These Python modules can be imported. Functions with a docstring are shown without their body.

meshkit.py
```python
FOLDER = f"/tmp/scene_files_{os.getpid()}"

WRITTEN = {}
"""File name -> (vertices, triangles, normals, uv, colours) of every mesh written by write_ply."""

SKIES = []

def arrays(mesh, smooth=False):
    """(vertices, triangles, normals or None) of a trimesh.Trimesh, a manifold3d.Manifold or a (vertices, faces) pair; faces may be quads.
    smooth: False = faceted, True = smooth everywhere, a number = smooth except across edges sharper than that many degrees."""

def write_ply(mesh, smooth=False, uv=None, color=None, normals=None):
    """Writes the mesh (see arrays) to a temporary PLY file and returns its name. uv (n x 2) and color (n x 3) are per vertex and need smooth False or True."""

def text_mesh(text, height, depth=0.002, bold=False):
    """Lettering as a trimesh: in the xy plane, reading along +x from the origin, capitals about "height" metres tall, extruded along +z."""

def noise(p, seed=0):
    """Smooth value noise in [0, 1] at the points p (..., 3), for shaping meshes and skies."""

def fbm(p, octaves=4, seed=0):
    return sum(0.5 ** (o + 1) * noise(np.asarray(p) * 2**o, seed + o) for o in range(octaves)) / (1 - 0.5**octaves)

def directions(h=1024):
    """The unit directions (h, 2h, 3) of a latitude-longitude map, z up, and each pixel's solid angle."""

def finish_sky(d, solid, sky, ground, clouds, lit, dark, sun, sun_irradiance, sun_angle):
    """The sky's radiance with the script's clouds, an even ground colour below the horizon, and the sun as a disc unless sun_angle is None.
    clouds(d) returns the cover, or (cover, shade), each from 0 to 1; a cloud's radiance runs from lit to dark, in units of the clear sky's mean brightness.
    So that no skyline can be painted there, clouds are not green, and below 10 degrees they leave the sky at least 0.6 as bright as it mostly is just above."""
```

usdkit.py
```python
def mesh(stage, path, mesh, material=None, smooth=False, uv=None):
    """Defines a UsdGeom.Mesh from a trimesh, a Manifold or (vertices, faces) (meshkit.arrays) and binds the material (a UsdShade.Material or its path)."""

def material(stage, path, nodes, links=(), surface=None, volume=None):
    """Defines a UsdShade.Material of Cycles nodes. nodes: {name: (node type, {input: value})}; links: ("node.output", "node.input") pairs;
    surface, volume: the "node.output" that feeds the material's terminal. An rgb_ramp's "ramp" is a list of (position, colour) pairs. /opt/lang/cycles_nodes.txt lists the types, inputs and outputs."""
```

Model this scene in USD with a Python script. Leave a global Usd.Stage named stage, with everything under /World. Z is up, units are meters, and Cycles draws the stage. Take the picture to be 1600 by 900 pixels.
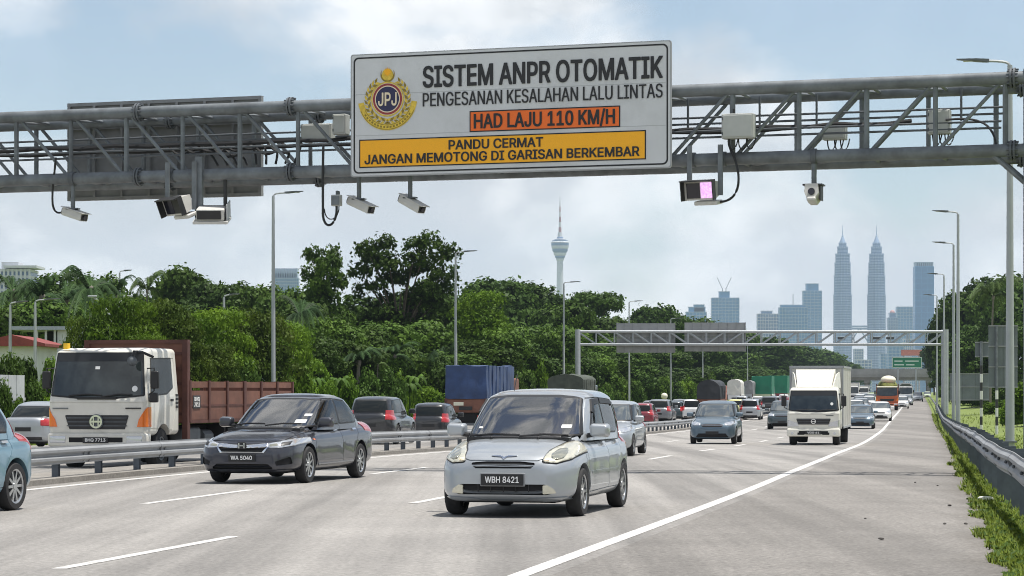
import math, random
import numpy as np, trimesh, meshkit, usdkit
from manifold3d import Manifold, CrossSection, Mesh as MMesh
from shapely.geometry import Polygon, LineString, Point, box as sbox
from shapely import affinity, union_all
from pxr import Usd, UsdGeom, UsdLux, UsdShade, Gf, Sdf, Vt

stage = Usd.Stage.CreateInMemory()
UsdGeom.SetStageUpAxis(stage, 'Z')
UsdGeom.SetStageMetersPerUnit(stage, 1.0)
UsdGeom.Xform.Define(stage, '/World')
UsdGeom.Scope.Define(stage, '/World/Looks')
V = lambda *a: np.array(a, float)

# ------------------------------------------------------------------ camera
F, CX, HY, EYE = 3860.0, 800.0, 612.0, 1.5          # focal length in pixels of the 1600 px photograph, horizon row, eye height
cam = UsdGeom.Camera.Define(stage, '/World/camera')
cam.CreateHorizontalApertureAttr(36.0)
cam.CreateVerticalApertureAttr(36.0 * 9 / 16)
cam.CreateFocalLengthAttr(36.0 * F / 1600)
cam.CreateVerticalApertureOffsetAttr((HY - 450) / 1600 * 36.0)
cam.CreateClippingRangeAttr((0.5, 60000.0))
cam.AddTranslateOp().Set(Gf.Vec3d(0, 0, EYE))
cam.AddRotateXOp().Set(90.0)
cam.CreateExposureAttr(0.42)

# ------------------------------------------------------------------ sky and sun
SUN = V(.25, -.03, 1.0); SUN /= np.linalg.norm(SUN)
ELEV, ROT = math.asin(SUN[2]), math.atan2(SUN[0], SUN[1])
sky_mat = usdkit.material(stage, '/World/Looks/sky', {
    'tc': ('texture_coordinate', {}),
    'sky': ('sky_texture', {'sky_type': 'single_scattering', 'sun_disc': False, 'sun_elevation': ELEV, 'sun_rotation': ROT, 'altitude': 60.0, 'air_density': 1.0, 'aerosol_density': .75}),
    'sz': ('separate_xyz', {}),
    'low': ('map_range', {'range_type': 'smoothstep', 'from_min': .0, 'from_max': .13, 'to_min': .16, 'to_max': 0.0, 'clamp': True}),
    'map': ('mapping', {'scale': (1.0, 1.0, 1.7), 'location': (16.73, 9.53, 12.78)}),
    'n1': ('noise_texture', {'scale': 6.0, 'detail': 11.0, 'roughness': .52, 'distortion': .15}),
    'add': ('math', {'math_type': 'add'}),
    'r1': ('rgb_ramp', {'ramp': [(0, (.05,) * 3), (.44, (.12,) * 3), (.50, (.5,) * 3), (.545, (.86,) * 3), (.64, (1,) * 3), (1, (1, 1, 1))]}),
    'map2': ('mapping', {'scale': (1.0, 1.0, 1.5), 'location': (18.85, 14.8, 18.45)}),
    'n2': ('noise_texture', {'scale': 9.5, 'detail': 9.0, 'roughness': .52, 'distortion': .2}),
    'r2': ('rgb_ramp', {'ramp': [(0, (5.0, 5.2, 5.45)), (.40, (5.3, 5.5, 5.75)), (.48, (5.8, 5.95, 6.15)), (.55, (7.6, 7.65, 7.7)), (.62, (9.0, 8.95, 8.9)), (1, (9.8, 9.7, 9.6))]}),
    'mix': ('mix_color', {'blend_type': 'mix', 'use_clamp': False}),
    'bg': ('background_shader', {'strength': .094}),
}, [('tc.generated', 'map.vector'), ('map.vector', 'n1.vector'), ('tc.generated', 'sz.vector'), ('sz.z', 'low.value'), ('n1.fac', 'add.value1'), ('low.result', 'add.value2'), ('add.value', 'r1.fac'),
    ('tc.generated', 'map2.vector'), ('map2.vector', 'n2.vector'), ('n2.fac', 'r2.fac'),
    ('r1.color', 'mix.fac'), ('sky.color', 'mix.a'), ('r2.color', 'mix.b'), ('mix.result', 'bg.color')], surface='bg.background')
dome = UsdLux.DomeLight.Define(stage, '/World/sky')
dome.CreateIntensityAttr(1.0)
UsdShade.MaterialBindingAPI.Apply(dome.GetPrim()).Bind(sky_mat)
dome.GetPrim().SetCustomDataByKey('kind', 'structure')
sun = UsdLux.DistantLight.Define(stage, '/World/sun')
sun.CreateNormalizeAttr(True); sun.CreateIntensityAttr(1.25); sun.CreateAngleAttr(0.6); sun.CreateColorAttr(Gf.Vec3f(1.0, .955, .89))
_q = Gf.Rotation(Gf.Vec3d(0, 0, 1), Gf.Vec3d(*SUN)).GetQuat()
sun.AddOrientOp(UsdGeom.XformOp.PrecisionDouble).Set(Gf.Quatd(_q.GetReal(), _q.GetImaginary()))

# ------------------------------------------------------------------ helpers
_names = {}
def uniq(parent, name):
    k = (parent, name); n = _names.get(k, 0); _names[k] = n + 1
    return f'{parent}/{name}' if n == 0 else f'{parent}/{name}_{n:03d}'
def tag(p, label=None, cat=None, group=None, kind=None):
    p = p.GetPrim() if hasattr(p, 'GetPrim') else p
    for k, v in (('label', label), ('category', cat), ('group', group), ('kind', kind)):
        if v: p.SetCustomDataByKey(k, v)
    return p
def thing(name, label=None, cat=None, loc=(0, 0, 0), rotz=0.0, group=None, scale=None):
    x = UsdGeom.Xform.Define(stage, uniq('/World', name))
    x.AddTranslateOp().Set(Gf.Vec3d(*map(float, loc))); x.AddRotateZOp().Set(math.degrees(rotz))
    if scale is not None: x.AddScaleOp().Set(Gf.Vec3f(*map(float, np.broadcast_to(scale, 3))))
    tag(x, label, cat, group); return str(x.GetPath())
def klass(name):
    p = stage.CreateClassPrim(uniq('', '_proto_' + name)); return str(p.GetPath())
def place(proto, name, label, cat, loc, rotz=0.0, group=None, scale=None):
    t = thing(name, label, cat, loc, rotz, group, scale); p = stage.GetPrimAtPath(t)
    p.GetReferences().AddInternalReference(proto); p.SetInstanceable(True); return t
def part(parent, name, mesh, mat, smooth=30, label=None, kind=None):
    if isinstance(mesh, list): mesh = cat(*mesh)
    if isinstance(mesh, Manifold) and mesh.is_empty(): return None
    m = usdkit.mesh(stage, uniq(parent, name), mesh, mat, smooth=smooth)
    tag(m, label, kind=kind); return str(m.GetPath())
def top(name, mesh, mat, label=None, cat=None, group=None, kind=None, smooth=30):
    m = usdkit.mesh(stage, uniq('/World', name), mesh, mat, smooth=smooth); tag(m, label, cat, group, kind); return str(m.GetPath())
def rawmesh(path, v, f, mat, n=None):
    m = UsdGeom.Mesh.Define(stage, path); f = np.asarray(f, np.int32)
    m.CreatePointsAttr(Vt.Vec3fArray.FromNumpy(np.asarray(v, np.float32))); m.CreateFaceVertexCountsAttr(Vt.IntArray.FromNumpy(np.full(len(f), f.shape[1], np.int32)))
    m.CreateFaceVertexIndicesAttr(Vt.IntArray.FromNumpy(f.ravel())); m.CreateSubdivisionSchemeAttr('none')
    if n is not None: m.CreateNormalsAttr(Vt.Vec3fArray.FromNumpy(np.asarray(n, np.float32))); m.SetNormalsInterpolation('vertex')
    UsdShade.MaterialBindingAPI.Apply(m.GetPrim()).Bind(mat); return str(m.GetPath())
def tm(m):
    if isinstance(m, trimesh.Trimesh): return m
    v, f, _ = meshkit.arrays(m); return trimesh.Trimesh(v, f, process=False)
def cat(*ms): return trimesh.util.concatenate([tm(m) for m in ms])
def mf(m):
    v, f, _ = meshkit.arrays(m); t = trimesh.Trimesh(v, f, process=True)
    return Manifold(MMesh(np.asarray(t.vertices, np.float32), np.asarray(t.faces, np.uint32)))
def box(x0, x1, y0, y1, z0, z1):
    m = trimesh.creation.box((abs(x1 - x0), abs(y1 - y0), abs(z1 - z0))); m.apply_translation(((x0 + x1) / 2, (y0 + y1) / 2, (z0 + z1) / 2)); return m
def cbox(c, s): return box(c[0] - s[0] / 2, c[0] + s[0] / 2, c[1] - s[1] / 2, c[1] + s[1] / 2, c[2] - s[2] / 2, c[2] + s[2] / 2)
def rbox(x0, x1, y0, y1, z0, z1, r=.02, n=8):
    return Manifold.batch_hull([Manifold.sphere(r, n).translate((x, y, z)) for x in (x0 + r, x1 - r) for y in (y0 + r, y1 - r) for z in (z0 + r, z1 - r)])
def rod(p, q, r, n=10, r2=None):
    p, q = V(*p), V(*q); d = q - p; L = np.linalg.norm(d)
    m = trimesh.creation.cylinder(r, L, sections=n)
    if r2 is not None:
        k = m.vertices[:, 2] > 0; m.vertices[k, :2] *= r2 / r
    m.apply_transform(trimesh.geometry.align_vectors((0, 0, 1), d / L)); m.apply_translation((p + q) / 2); return m
def tube(pts, r, n=6):
    pts = np.asarray(pts, float); t = np.gradient(pts, axis=0); t /= np.linalg.norm(t, axis=1, keepdims=True) + 1e-9
    up = np.where(np.abs(t[:, 2:]) < .9, [[0, 0, 1.]], [[1., 0, 0]]); a = np.cross(t, up); a /= np.linalg.norm(a, axis=1, keepdims=True); b = np.cross(t, a)
    an = np.arange(n) * 2 * np.pi / n; r = np.broadcast_to(r, len(pts))
    v = (pts[:, None] + r[:, None, None] * (np.cos(an)[None, :, None] * a[:, None] + np.sin(an)[None, :, None] * b[:, None])).reshape(-1, 3)
    f = []
    for i in range(len(pts) - 1):
        for j in range(n):
            k = (j + 1) % n; f += [[i * n + j, i * n + k, (i + 1) * n + k], [i * n + j, (i + 1) * n + k, (i + 1) * n + j]]
    for j in range(1, n - 1): f += [[0, j + 1, j], [(len(pts) - 1) * n, (len(pts) - 1) * n + j, (len(pts) - 1) * n + j + 1]]
    m = trimesh.Trimesh(v, f, process=False); m.invert() if m.volume < 0 else None; return m
def bez(p0, p1, p2, p3, n=14):
    t = np.linspace(0, 1, n)[:, None]; return (1 - t) ** 3 * V(*p0) + 3 * t * (1 - t) ** 2 * V(*p1) + 3 * t * t * (1 - t) * V(*p2) + t ** 3 * V(*p3)
def xf(m, rx=0, ry=0, rz=0, t=(0, 0, 0)):
    m = tm(m).copy(); m.apply_transform(trimesh.transformations.euler_matrix(rx, ry, rz)); m.apply_translation(t); return m
def prism(poly, axis, a, b):
    """2D polygon extruded along an axis between a and b: axis x takes (y, z), axis y takes (x, z), axis z takes (x, y)."""
    if not isinstance(poly, Polygon): poly = Polygon(poly)
    cs = CrossSection([np.array(poly.exterior.coords)[:-1]] + [np.array(h.coords)[:-1] for h in poly.interiors], fillrule=__import__('manifold3d').FillRule.EvenOdd)
    m = cs.extrude(b - a).translate((0, 0, a))
    if axis == 'x': return m.transform(np.array([[0, 0, 1, 0], [1, 0, 0, 0], [0, 1, 0, 0]], float))
    if axis == 'y': return m.transform(np.array([[1, 0, 0, 0], [0, 0, -1, 0], [0, 1, 0, 0]], float)).mirror((0, 1, 0)) if False else m.transform(np.array([[1, 0, 0, 0], [0, 0, 1, 0], [0, 1, 0, 0]], float))
    return m
def rpoly(pts, r=.03): return Polygon(pts).buffer(-r).buffer(2 * r).buffer(-r, quad_segs=4)
def writing(text, h, w=None, bold=True, depth=.006):
    """Lettering standing in the x-z plane, facing -y, capitals h tall, squeezed to the width w."""
    m = meshkit.text_mesh(text, h, depth, bold); m.apply_translation((-m.bounds[0][0], 0, 0))
    if w: m.apply_scale((w / m.extents[0], 1, 1))
    m.apply_transform(trimesh.transformations.rotation_matrix(math.pi / 2, (1, 0, 0))); return m

# ------------------------------------------------------------------ materials
LK = '/World/Looks/'
def M(name, col, rough=.6, metal=0.0, spec=.5, coat=0.0, bump=0.0, bscale=30., var=0.0, vscale=6., rvar=0., dirt=None, rnd=0.0):
    nodes = {'p': ('principled_bsdf', {'base_color': col, 'roughness': rough, 'metallic': metal, 'specular_ior_level': spec, 'coat_weight': coat, 'coat_roughness': .04})}
    links = []
    if var or dirt or rnd:
        nodes['g'] = ('geometry', {}); nodes['tc'] = ('texture_coordinate', {})
        src = 'tc.object'
        nodes['n'] = ('noise_texture', {'scale': vscale, 'detail': 6.0, 'roughness': .6}); links.append((src, 'n.vector'))
        lo, hi = tuple(c * (1 - var) for c in col), tuple(min(1, c * (1 + var)) for c in col)
        nodes['r'] = ('rgb_ramp', {'ramp': [(.3, lo), (.7, hi)]}); links.append(('n.fac', 'r.fac')); last = 'r.color'
        if dirt:
            nodes['n2'] = ('noise_texture', {'scale': vscale * .35, 'detail': 8.0, 'roughness': .7}); links.append((src, 'n2.vector'))
            nodes['r2'] = ('rgb_ramp', {'ramp': [(.5, (0, 0, 0)), (.72, (.75,) * 3)]}); links.append(('n2.fac', 'r2.fac'))
            nodes['mx'] = ('mix_color', {'b': dirt}); links += [('r2.color', 'mx.fac'), (last, 'mx.a')]; last = 'mx.result'
        if rnd:
            nodes['oi'] = ('object_info', {}); nodes['rr'] = ('rgb_ramp', {'ramp': [(0, (1 - rnd,) * 3), (1, (1 + rnd,) * 3)]})
            nodes['mm'] = ('mix_color', {'blend_type': 'multiply', 'fac': 1.0, 'use_clamp': False}); links += [('oi.random', 'rr.fac'), (last, 'mm.a'), ('rr.color', 'mm.b')]; last = 'mm.result'
        links.append((last, 'p.base_color'))
    if bump:
        nodes['tb'] = ('texture_coordinate', {}); nodes['nb'] = ('noise_texture', {'scale': bscale, 'detail': 5.0})
        nodes['b'] = ('bump', {'strength': bump, 'distance': .02}); links += [('tb.object', 'nb.vector'), ('nb.fac', 'b.height'), ('b.normal', 'p.normal')]
    return usdkit.material(stage, LK + name, nodes, links, surface='p.BSDF')
galv = M('galvanised_steel', (.150, .166, .178), .55, .3, var=.35, vscale=2.2, dirt=(.075, .075, .075))
galv_light = M('galvanised_rail', (.27, .28, .29), .55, .2, var=.15, vscale=1.2, dirt=(.19, .185, .18))
steel_dark = M('dark_steel', (.10, .11, .12), .55, .3, var=.25, vscale=4.)
alu_pale = M('sign_back_pale', (.27, .275, .28), .55, .1, var=.1, vscale=1.5, dirt=(.21, .215, .22))
alu_mid = M('sign_back_mid', (.15, .17, .185), .55, .15, var=.12, vscale=1.5, dirt=(.11, .12, .13))
post_m = M('guard_post_dark', (.075, .088, .105), .6, .2, var=.2)
alu = M('sign_back_aluminium', (.20, .205, .21), .6, .1, var=.15, vscale=2., dirt=(.11, .11, .115))
sign_frame = M('sign_frame_grey', (.33, .34, .35), .5, .3)
white_sheet = M('sign_white', (.56, .57, .585), .45, var=.05, vscale=1.2, dirt=(.42, .425, .43))
ink = M('sign_black', (.012, .012, .014), .5)
orange_sheet = M('sign_orange', (.80, .145, .012), .45)
amber_sheet = M('sign_amber', (.88, .41, .005), .45)
gold = M('crest_gold', (.62, .44, .05), .5, var=.3, vscale=14.)
gold_dark = M('crest_dark_gold', (.24, .17, .015), .5)
maroon = M('crest_maroon', (.26, .035, .035), .5)
navy = M('crest_navy', (.02, .018, .07), .5)
cream = M('crest_cream', (.74, .62, .45), .5)
cable = M('black_cable', (.012, .012, .013), .5)
rubber = M('tyre_rubber', (.018, .018, .019), .85, var=.3, vscale=12.)
black_plastic = M('black_plastic', (.02, .02, .022), .5, var=.2)
under = M('underbody_black', (.008, .008, .009), .9)
chrome = M('chrome', (.75, .76, .78), .12, 1.0)
alloy = M('alloy_wheel', (.52, .53, .54), .28, .85, var=.08)
camera_shell = M('camera_housing', (.52, .51, .48), .45, var=.08, vscale=8.)
box_grey = M('cabinet_grey', (.40, .41, .39), .5, var=.1, vscale=3., dirt=(.25, .25, .24))
lens_glass = M('lens_glass', (.01, .01, .015), .06, spec=.8)

# ------------------------------------------------------------------ the lie of the land
_py = [-200, 0, 40, 60, 85, 120, 150, 186, 230, 276, 400, 600, 700, 1500]
_pz = [0, 0, 0, -.10, -.34, -.60, -.74, -.70, -.64, -.55, -.25, .06, .10, .1]
from scipy.interpolate import PchipInterpolator
zroad = PchipInterpolator(_py, _pz, extrapolate=False)
def Z(Y): return float(zroad(min(max(Y, -199), 1499)))
_xi = np.linspace(-60, 1500, 3121); from scipy.ndimage import gaussian_filter1d
_xs = gaussian_filter1d(np.interp(_xi, [-60, 10, 20, 27, 40, 60, 91, 170, 300, 700, 1500], [-16.4, -2.02, .03, 1.47, 4.1, 7.66, 12.95, 25.85, 47.3, 113.3, 245.3]), 10, mode='nearest')
def Xs(Y): return float(np.interp(Y, _xi, _xs))          # the white edge line on the right of our carriageway
def heading(Y): return math.atan2((Xs(Y + 1) - Xs(Y - 1)) / 2, 1.0)           # angle right of +Y
def R(off, Y, dz=0.0): return V(Xs(Y) + off, Y, Z(Y) + dz)
def at(px, py, Y): return V((px - CX) / F * Y, Y, EYE + (HY - py) / F * Y)
def offpx(px, off):                                                           # the distance at which the line with this offset crosses a picture column
    k = (px - CX) / F; ys = np.concatenate([np.arange(50, 400, .5), np.arange(400, 3000, 4.)]); v = -2.25 + .165 * ys + off - k * ys
    s = np.nonzero(np.sign(v[:-1]) != np.sign(v[1:]))[0]
    return float(ys[s[0]]) if len(s) else 600.0
YS = np.unique(np.concatenate([np.arange(-40, 80, 2.), np.arange(80, 300, 5.), np.arange(300, 1000, 20.), [1000, 1200, 1500]]))
def ribbon(offs, dzs, ys=YS):
    v, f, n = [], [], len(offs)
    for Y in ys:
        for o, dz in zip(offs, dzs): v.append((Xs(Y) + (o(Y) if callable(o) else o), Y, Z(Y) + (dz(Y) if callable(dz) else dz)))
    for i in range(len(ys) - 1):
        for j in range(n - 1): f.append([i * n + j, i * n + j + 1, (i + 1) * n + j + 1, (i + 1) * n + j])
    return np.array(v), np.array(f)
def surf(name, col1, col2, scale, rough, bump, big=None, streak=None, fine=(.8, 1.2), edge=None):
    nodes = {'g': ('geometry', {}), 'n': ('noise_texture', {'scale': scale, 'detail': 8.0, 'roughness': .7}), 'r': ('rgb_ramp', {'ramp': [(.32, col1), (.68, col2)]}),
             'nf': ('noise_texture', {'scale': 16.0, 'detail': 7.0, 'roughness': .85}), 'rf': ('rgb_ramp', {'ramp': [(.39, (fine[0],) * 3), (.61, (fine[1],) * 3)]}), 'm1': ('mix_color', {'blend_type': 'multiply', 'fac': 1.0, 'use_clamp': False}),
             'b': ('bump', {'strength': bump, 'distance': .02}), 'p': ('principled_bsdf', {'roughness': rough})}
    links = [('g.position', 'n.vector'), ('n.fac', 'r.fac'), ('g.position', 'nf.vector'), ('nf.fac', 'rf.fac'), ('r.color', 'm1.a'), ('rf.color', 'm1.b'), ('nf.fac', 'b.height'), ('b.normal', 'p.normal')]
    last = 'm1.result'
    if streak:   # tyre tracks and old stains drawn out along the road
        nodes |= {'mp': ('mapping', {'rotation': (0, 0, .17), 'scale': (.62, .012, 1)}), 'ns': ('noise_texture', {'scale': 1.0, 'detail': 5.0, 'roughness': .65}), 'rs': ('rgb_ramp', {'ramp': [(.40, (streak[0],) * 3), (.60, (streak[1],) * 3)]}), 'm2': ('mix_color', {'blend_type': 'multiply', 'fac': 1.0, 'use_clamp': False}),
                  'mq': ('mapping', {'rotation': (0, 0, .17), 'scale': (.5, 3.4, 1)}), 'nq': ('noise_texture', {'scale': .5, 'detail': 3.0, 'roughness': .6}), 'rq': ('rgb_ramp', {'ramp': [(.35, (.995,) * 3), (.6, (1.005,) * 3)]}), 'm3': ('mix_color', {'blend_type': 'multiply', 'fac': 1.0, 'use_clamp': False})}
        links += [('g.position', 'mp.vector'), ('mp.vector', 'ns.vector'), ('ns.fac', 'rs.fac'), (last, 'm2.a'), ('rs.color', 'm2.b'), ('g.position', 'mq.vector'), ('mq.vector', 'nq.vector'), ('nq.fac', 'rq.fac'), ('m2.result', 'm3.a'), ('rq.color', 'm3.b')]; last = 'm3.result'
    if edge:     # silt and dirt gathered along the outer edge, with a ragged inner limit
        nodes |= {'at': ('attribute', {'attribute': 'edge'}), 'ne': ('noise_texture', {'scale': 1.3, 'detail': 8.0, 'roughness': .7}), 'ea': ('math', {'math_type': 'add'}), 'er': ('rgb_ramp', {'ramp': [(.62, (0, 0, 0)), (1.0, (.5,) * 3), (1.0, (.5,) * 3)]}), 'm4': ('mix_color', {'b': edge}), 'eh': ('math', {'math_type': 'multiply', 'value2': .62})}
        links += [('g.position', 'ne.vector'), ('ne.fac', 'ea.value1'), ('at.fac', 'ea.value2'), ('ea.value', 'eh.value1'), ('eh.value', 'er.fac'), (last, 'm4.a'), ('er.color', 'm4.fac')]; last = 'm4.result'
    links.append((last, 'p.base_color'))
    return usdkit.material(stage, LK + name, nodes, links, surface='p.BSDF')
concrete = surf('carriageway_concrete', (.205, .196, .184), (.262, .25, .234), .35, .85, .35, streak=(.68, 1.10), fine=(.66, 1.28))
shoulder_m = surf('shoulder_concrete', (.152, .143, .132), (.208, .196, .181), .5, .88, .45, streak=(.80, 1.12), fine=(.58, 1.36), edge=(.060, .050, .036))
median_m = surf('median_concrete', (.17, .155, .14), (.25, .235, .21), 1.4, .9, .5)
grass_m = surf('grass_ground', (.085, .115, .022), (.16, .21, .035), .9, .9, .6, fine=(.6, 1.4))
paint_m = usdkit.material(stage, LK + 'road_paint', {'g': ('geometry', {}), 'n': ('noise_texture', {'scale': 5.0, 'detail': 9.0, 'roughness': .75}), 'r': ('rgb_ramp', {'ramp': [(.34, (.27, .26, .24)), (.42, (.43, .42, .40)), (.50, (.56, .55, .53)), (.7, (.67, .66, .635))]}), 'p': ('principled_bsdf', {'roughness': .7})}, [('g.position', 'n.vector'), ('n.fac', 'r.fac'), ('r.color', 'p.base_color')], surface='p.BSDF')

# ground to the horizon, with the cutting's green banks rising on both sides of the road
def ground_z(off, Y):
    o = off
    b = 0.0
    if o < -31: b = min(1.0, (-31 - o) / 22) ** 1.3 * 1.6 + max(0, (-60 - o)) * .012
    if o > 6: b = min(1.0, (o - 6) / 12) * .9
    return b
goffs = [-6000, -1500, -400, -160, -100, -75, -60, -54, -48, -42, -38, -34, -31, -29.2, -12.6, -11.4, 3.2, 5.2, 6, 8, 11, 15, 19, 26, 40, 90, 300, 1000, 6000]
gys = np.concatenate([np.arange(-150, 320, 10.), np.arange(320, 1000, 40.), [1000, 1500, 2200, 3200, 4500, 6500, 9500]])
gv, gf = [], []
rg = np.random.default_rng(4)
for Y in gys:
    for o in goffs:
        inroad = -29.3 <= o <= 3.3
        z = Z(Y) + ground_z(max(o, -170), Y) - (.08 if inroad else .02)
        if not inroad and abs(o) < 200 and o not in (5.2, 6): z += rg.uniform(-.08, .08)
        if Y > 1500: z = min(z, .1) - .08
        gv.append((Xs(min(Y, 1500)) + (Y - 1500) * .1 * (Y > 1500) + o, Y, z))
ng = len(goffs)
gf = [[i * ng + j, i * ng + j + 1, (i + 1) * ng + j + 1, (i + 1) * ng + j] for i in range(len(gys) - 1) for j in range(ng - 1)]
top('ground', (gv, gf), grass_m, kind='structure', smooth=True)
LE, BAR, OPP0, OPP1 = -11.0, -11.75, -12.9, -28.6
edge_n = lambda Y: float(np.interp(Y, [-40, 10, 21, 38, 50, 90, 150, 300], [5.6, 4.6, 4.0, 3.42, 3.2, 3.2, 3.3, 3.5])) + (.10 * math.sin(Y * 1.3) * math.sin(Y * .37 + 1) + .05 * math.sin(Y * 3.1)) * (Y < 90)
top('carriageway', ribbon([-11.55, -7, -3, .25], [0, 0, 0, 0]), concrete, kind='structure', smooth=True)
sv, sf = ribbon([.25, 1.2, 2.2, lambda Y: edge_n(Y) - .55, edge_n], [0, 0, 0, 0, -.005], np.unique(np.concatenate([np.arange(8, 80, .4), YS])))
shp = rawmesh(uniq('/World', 'shoulder'), sv, sf, shoulder_m); tag(stage.GetPrimAtPath(shp), kind='structure')
UsdGeom.PrimvarsAPI(stage.GetPrimAtPath(shp)).CreatePrimvar('edge', Sdf.ValueTypeNames.FloatArray, 'vertex').Set(Vt.FloatArray.FromNumpy(np.tile(np.array([0, 0, .12, .45, 1.0], np.float32), len(sv) // 5)))
top('opposite_carriageway', ribbon([OPP1, -24, -20, -16, OPP0], [-.02] * 5), concrete, kind='structure', smooth=True)
top('median_strip', ribbon([OPP0 + .05, OPP0 + .05, -11.5, -11.5], [-.04, .09, .09, -.02]), median_m, kind='structure', smooth=20)
# painted markings, each line and each dash 4 mm above the concrete
def line(off, y0, y1, w, dz=.004):
    ys = np.unique(np.concatenate([[y0, y1], YS[(YS > y0) & (YS < y1)]])); return ribbon([off - w / 2, off + w / 2], [dz, dz], ys)
top('edge_line', line(0, -40, 780, .17), paint_m, kind='structure')
top('edge_line', line(LE, -40, 780, .16), paint_m, kind='structure')
top('edge_line', line(OPP0 - .75, -40, 780, .16, -.016), paint_m, kind='structure')
for off, y_first in ((-4.05, 20.9), (-7.6, 33.0)):
    y = y_first - 24.6
    while y < 330:
        top('lane_dash', line(off, y, y + 4.7, .13), paint_m, kind='structure'); y += 12.3
for off, y_first in ((-17.4, 20.), (-21.1, 26.), (-24.9, 23.)):
    y = y_first
    while y < 260:
        top('lane_dash', line(off, y, y + 4.7, .13, -.016), paint_m, kind='structure'); y += 12.3
# pavement repair joints and stray specks on the shoulder
crack_m = M('joint_tar', (.075, .07, .065), .8)
for y, o0, o1, w in ((67, -7.4, 3.0, .05),):
    v = [(*R(o0, y)[:2], Z(y) + .004), (*R(o1, y)[:2], Z(y) + .004), (*R(o1, y + w)[:2], Z(y) + .004), (*R(o0, y + w)[:2], Z(y) + .004)]
    top('tar_joint', (v, [[0, 1, 2, 3]]), crack_m, kind='structure')

stone_m = M('stone', (.06, .055, .05), .9); litter_m = M('litter_white', (.6, .6, .57), .6)
for k, (px, py, s_) in enumerate(((1484, 791, .05), (1476, 820, .04), (1509, 820, .045), (1377, 844, .05), (1430, 755, .04), (1352, 812, .035), (1465, 760, .035))):
    Y = 1.5 * F / (py - 612); s_ *= .42; ic = trimesh.creation.icosphere(1, s_); ic.vertices *= V(1.4, 1.1, .6); ic.vertices += (meshkit.noise(ic.vertices * 40 + k) - .5)[:, None] * s_ * .5
    t = thing('stone', ['dark stone on the shoulder near the grass, largest of the scatter', 'dark stone on the shoulder left of the largest one, nearer the camera', 'dark stone on the shoulder closest to the grass edge', 'dark stone lying nearest the edge line at the bottom', 'small dark stone just before the gantry shadow', 'small dark stone left of all the others on the shoulder', 'small stone midway between gantry shadow and largest stone'][k], 'stone', ((px - CX) / F * Y, Y, .015), k); part(t, 'stone_body', ic, stone_m)
t = thing('litter', 'crumpled white scrap of litter on the grass by the shoulder', 'litter', (*( (1540 - CX) / F * 33.6, 33.6), .05)); part(t, 'scrap', xf(Manifold.batch_hull([Manifold.cube((.22, .05, .02), True), Manifold.cube((.12, .10, .05), True)]), rz=.4), litter_m)

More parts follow.
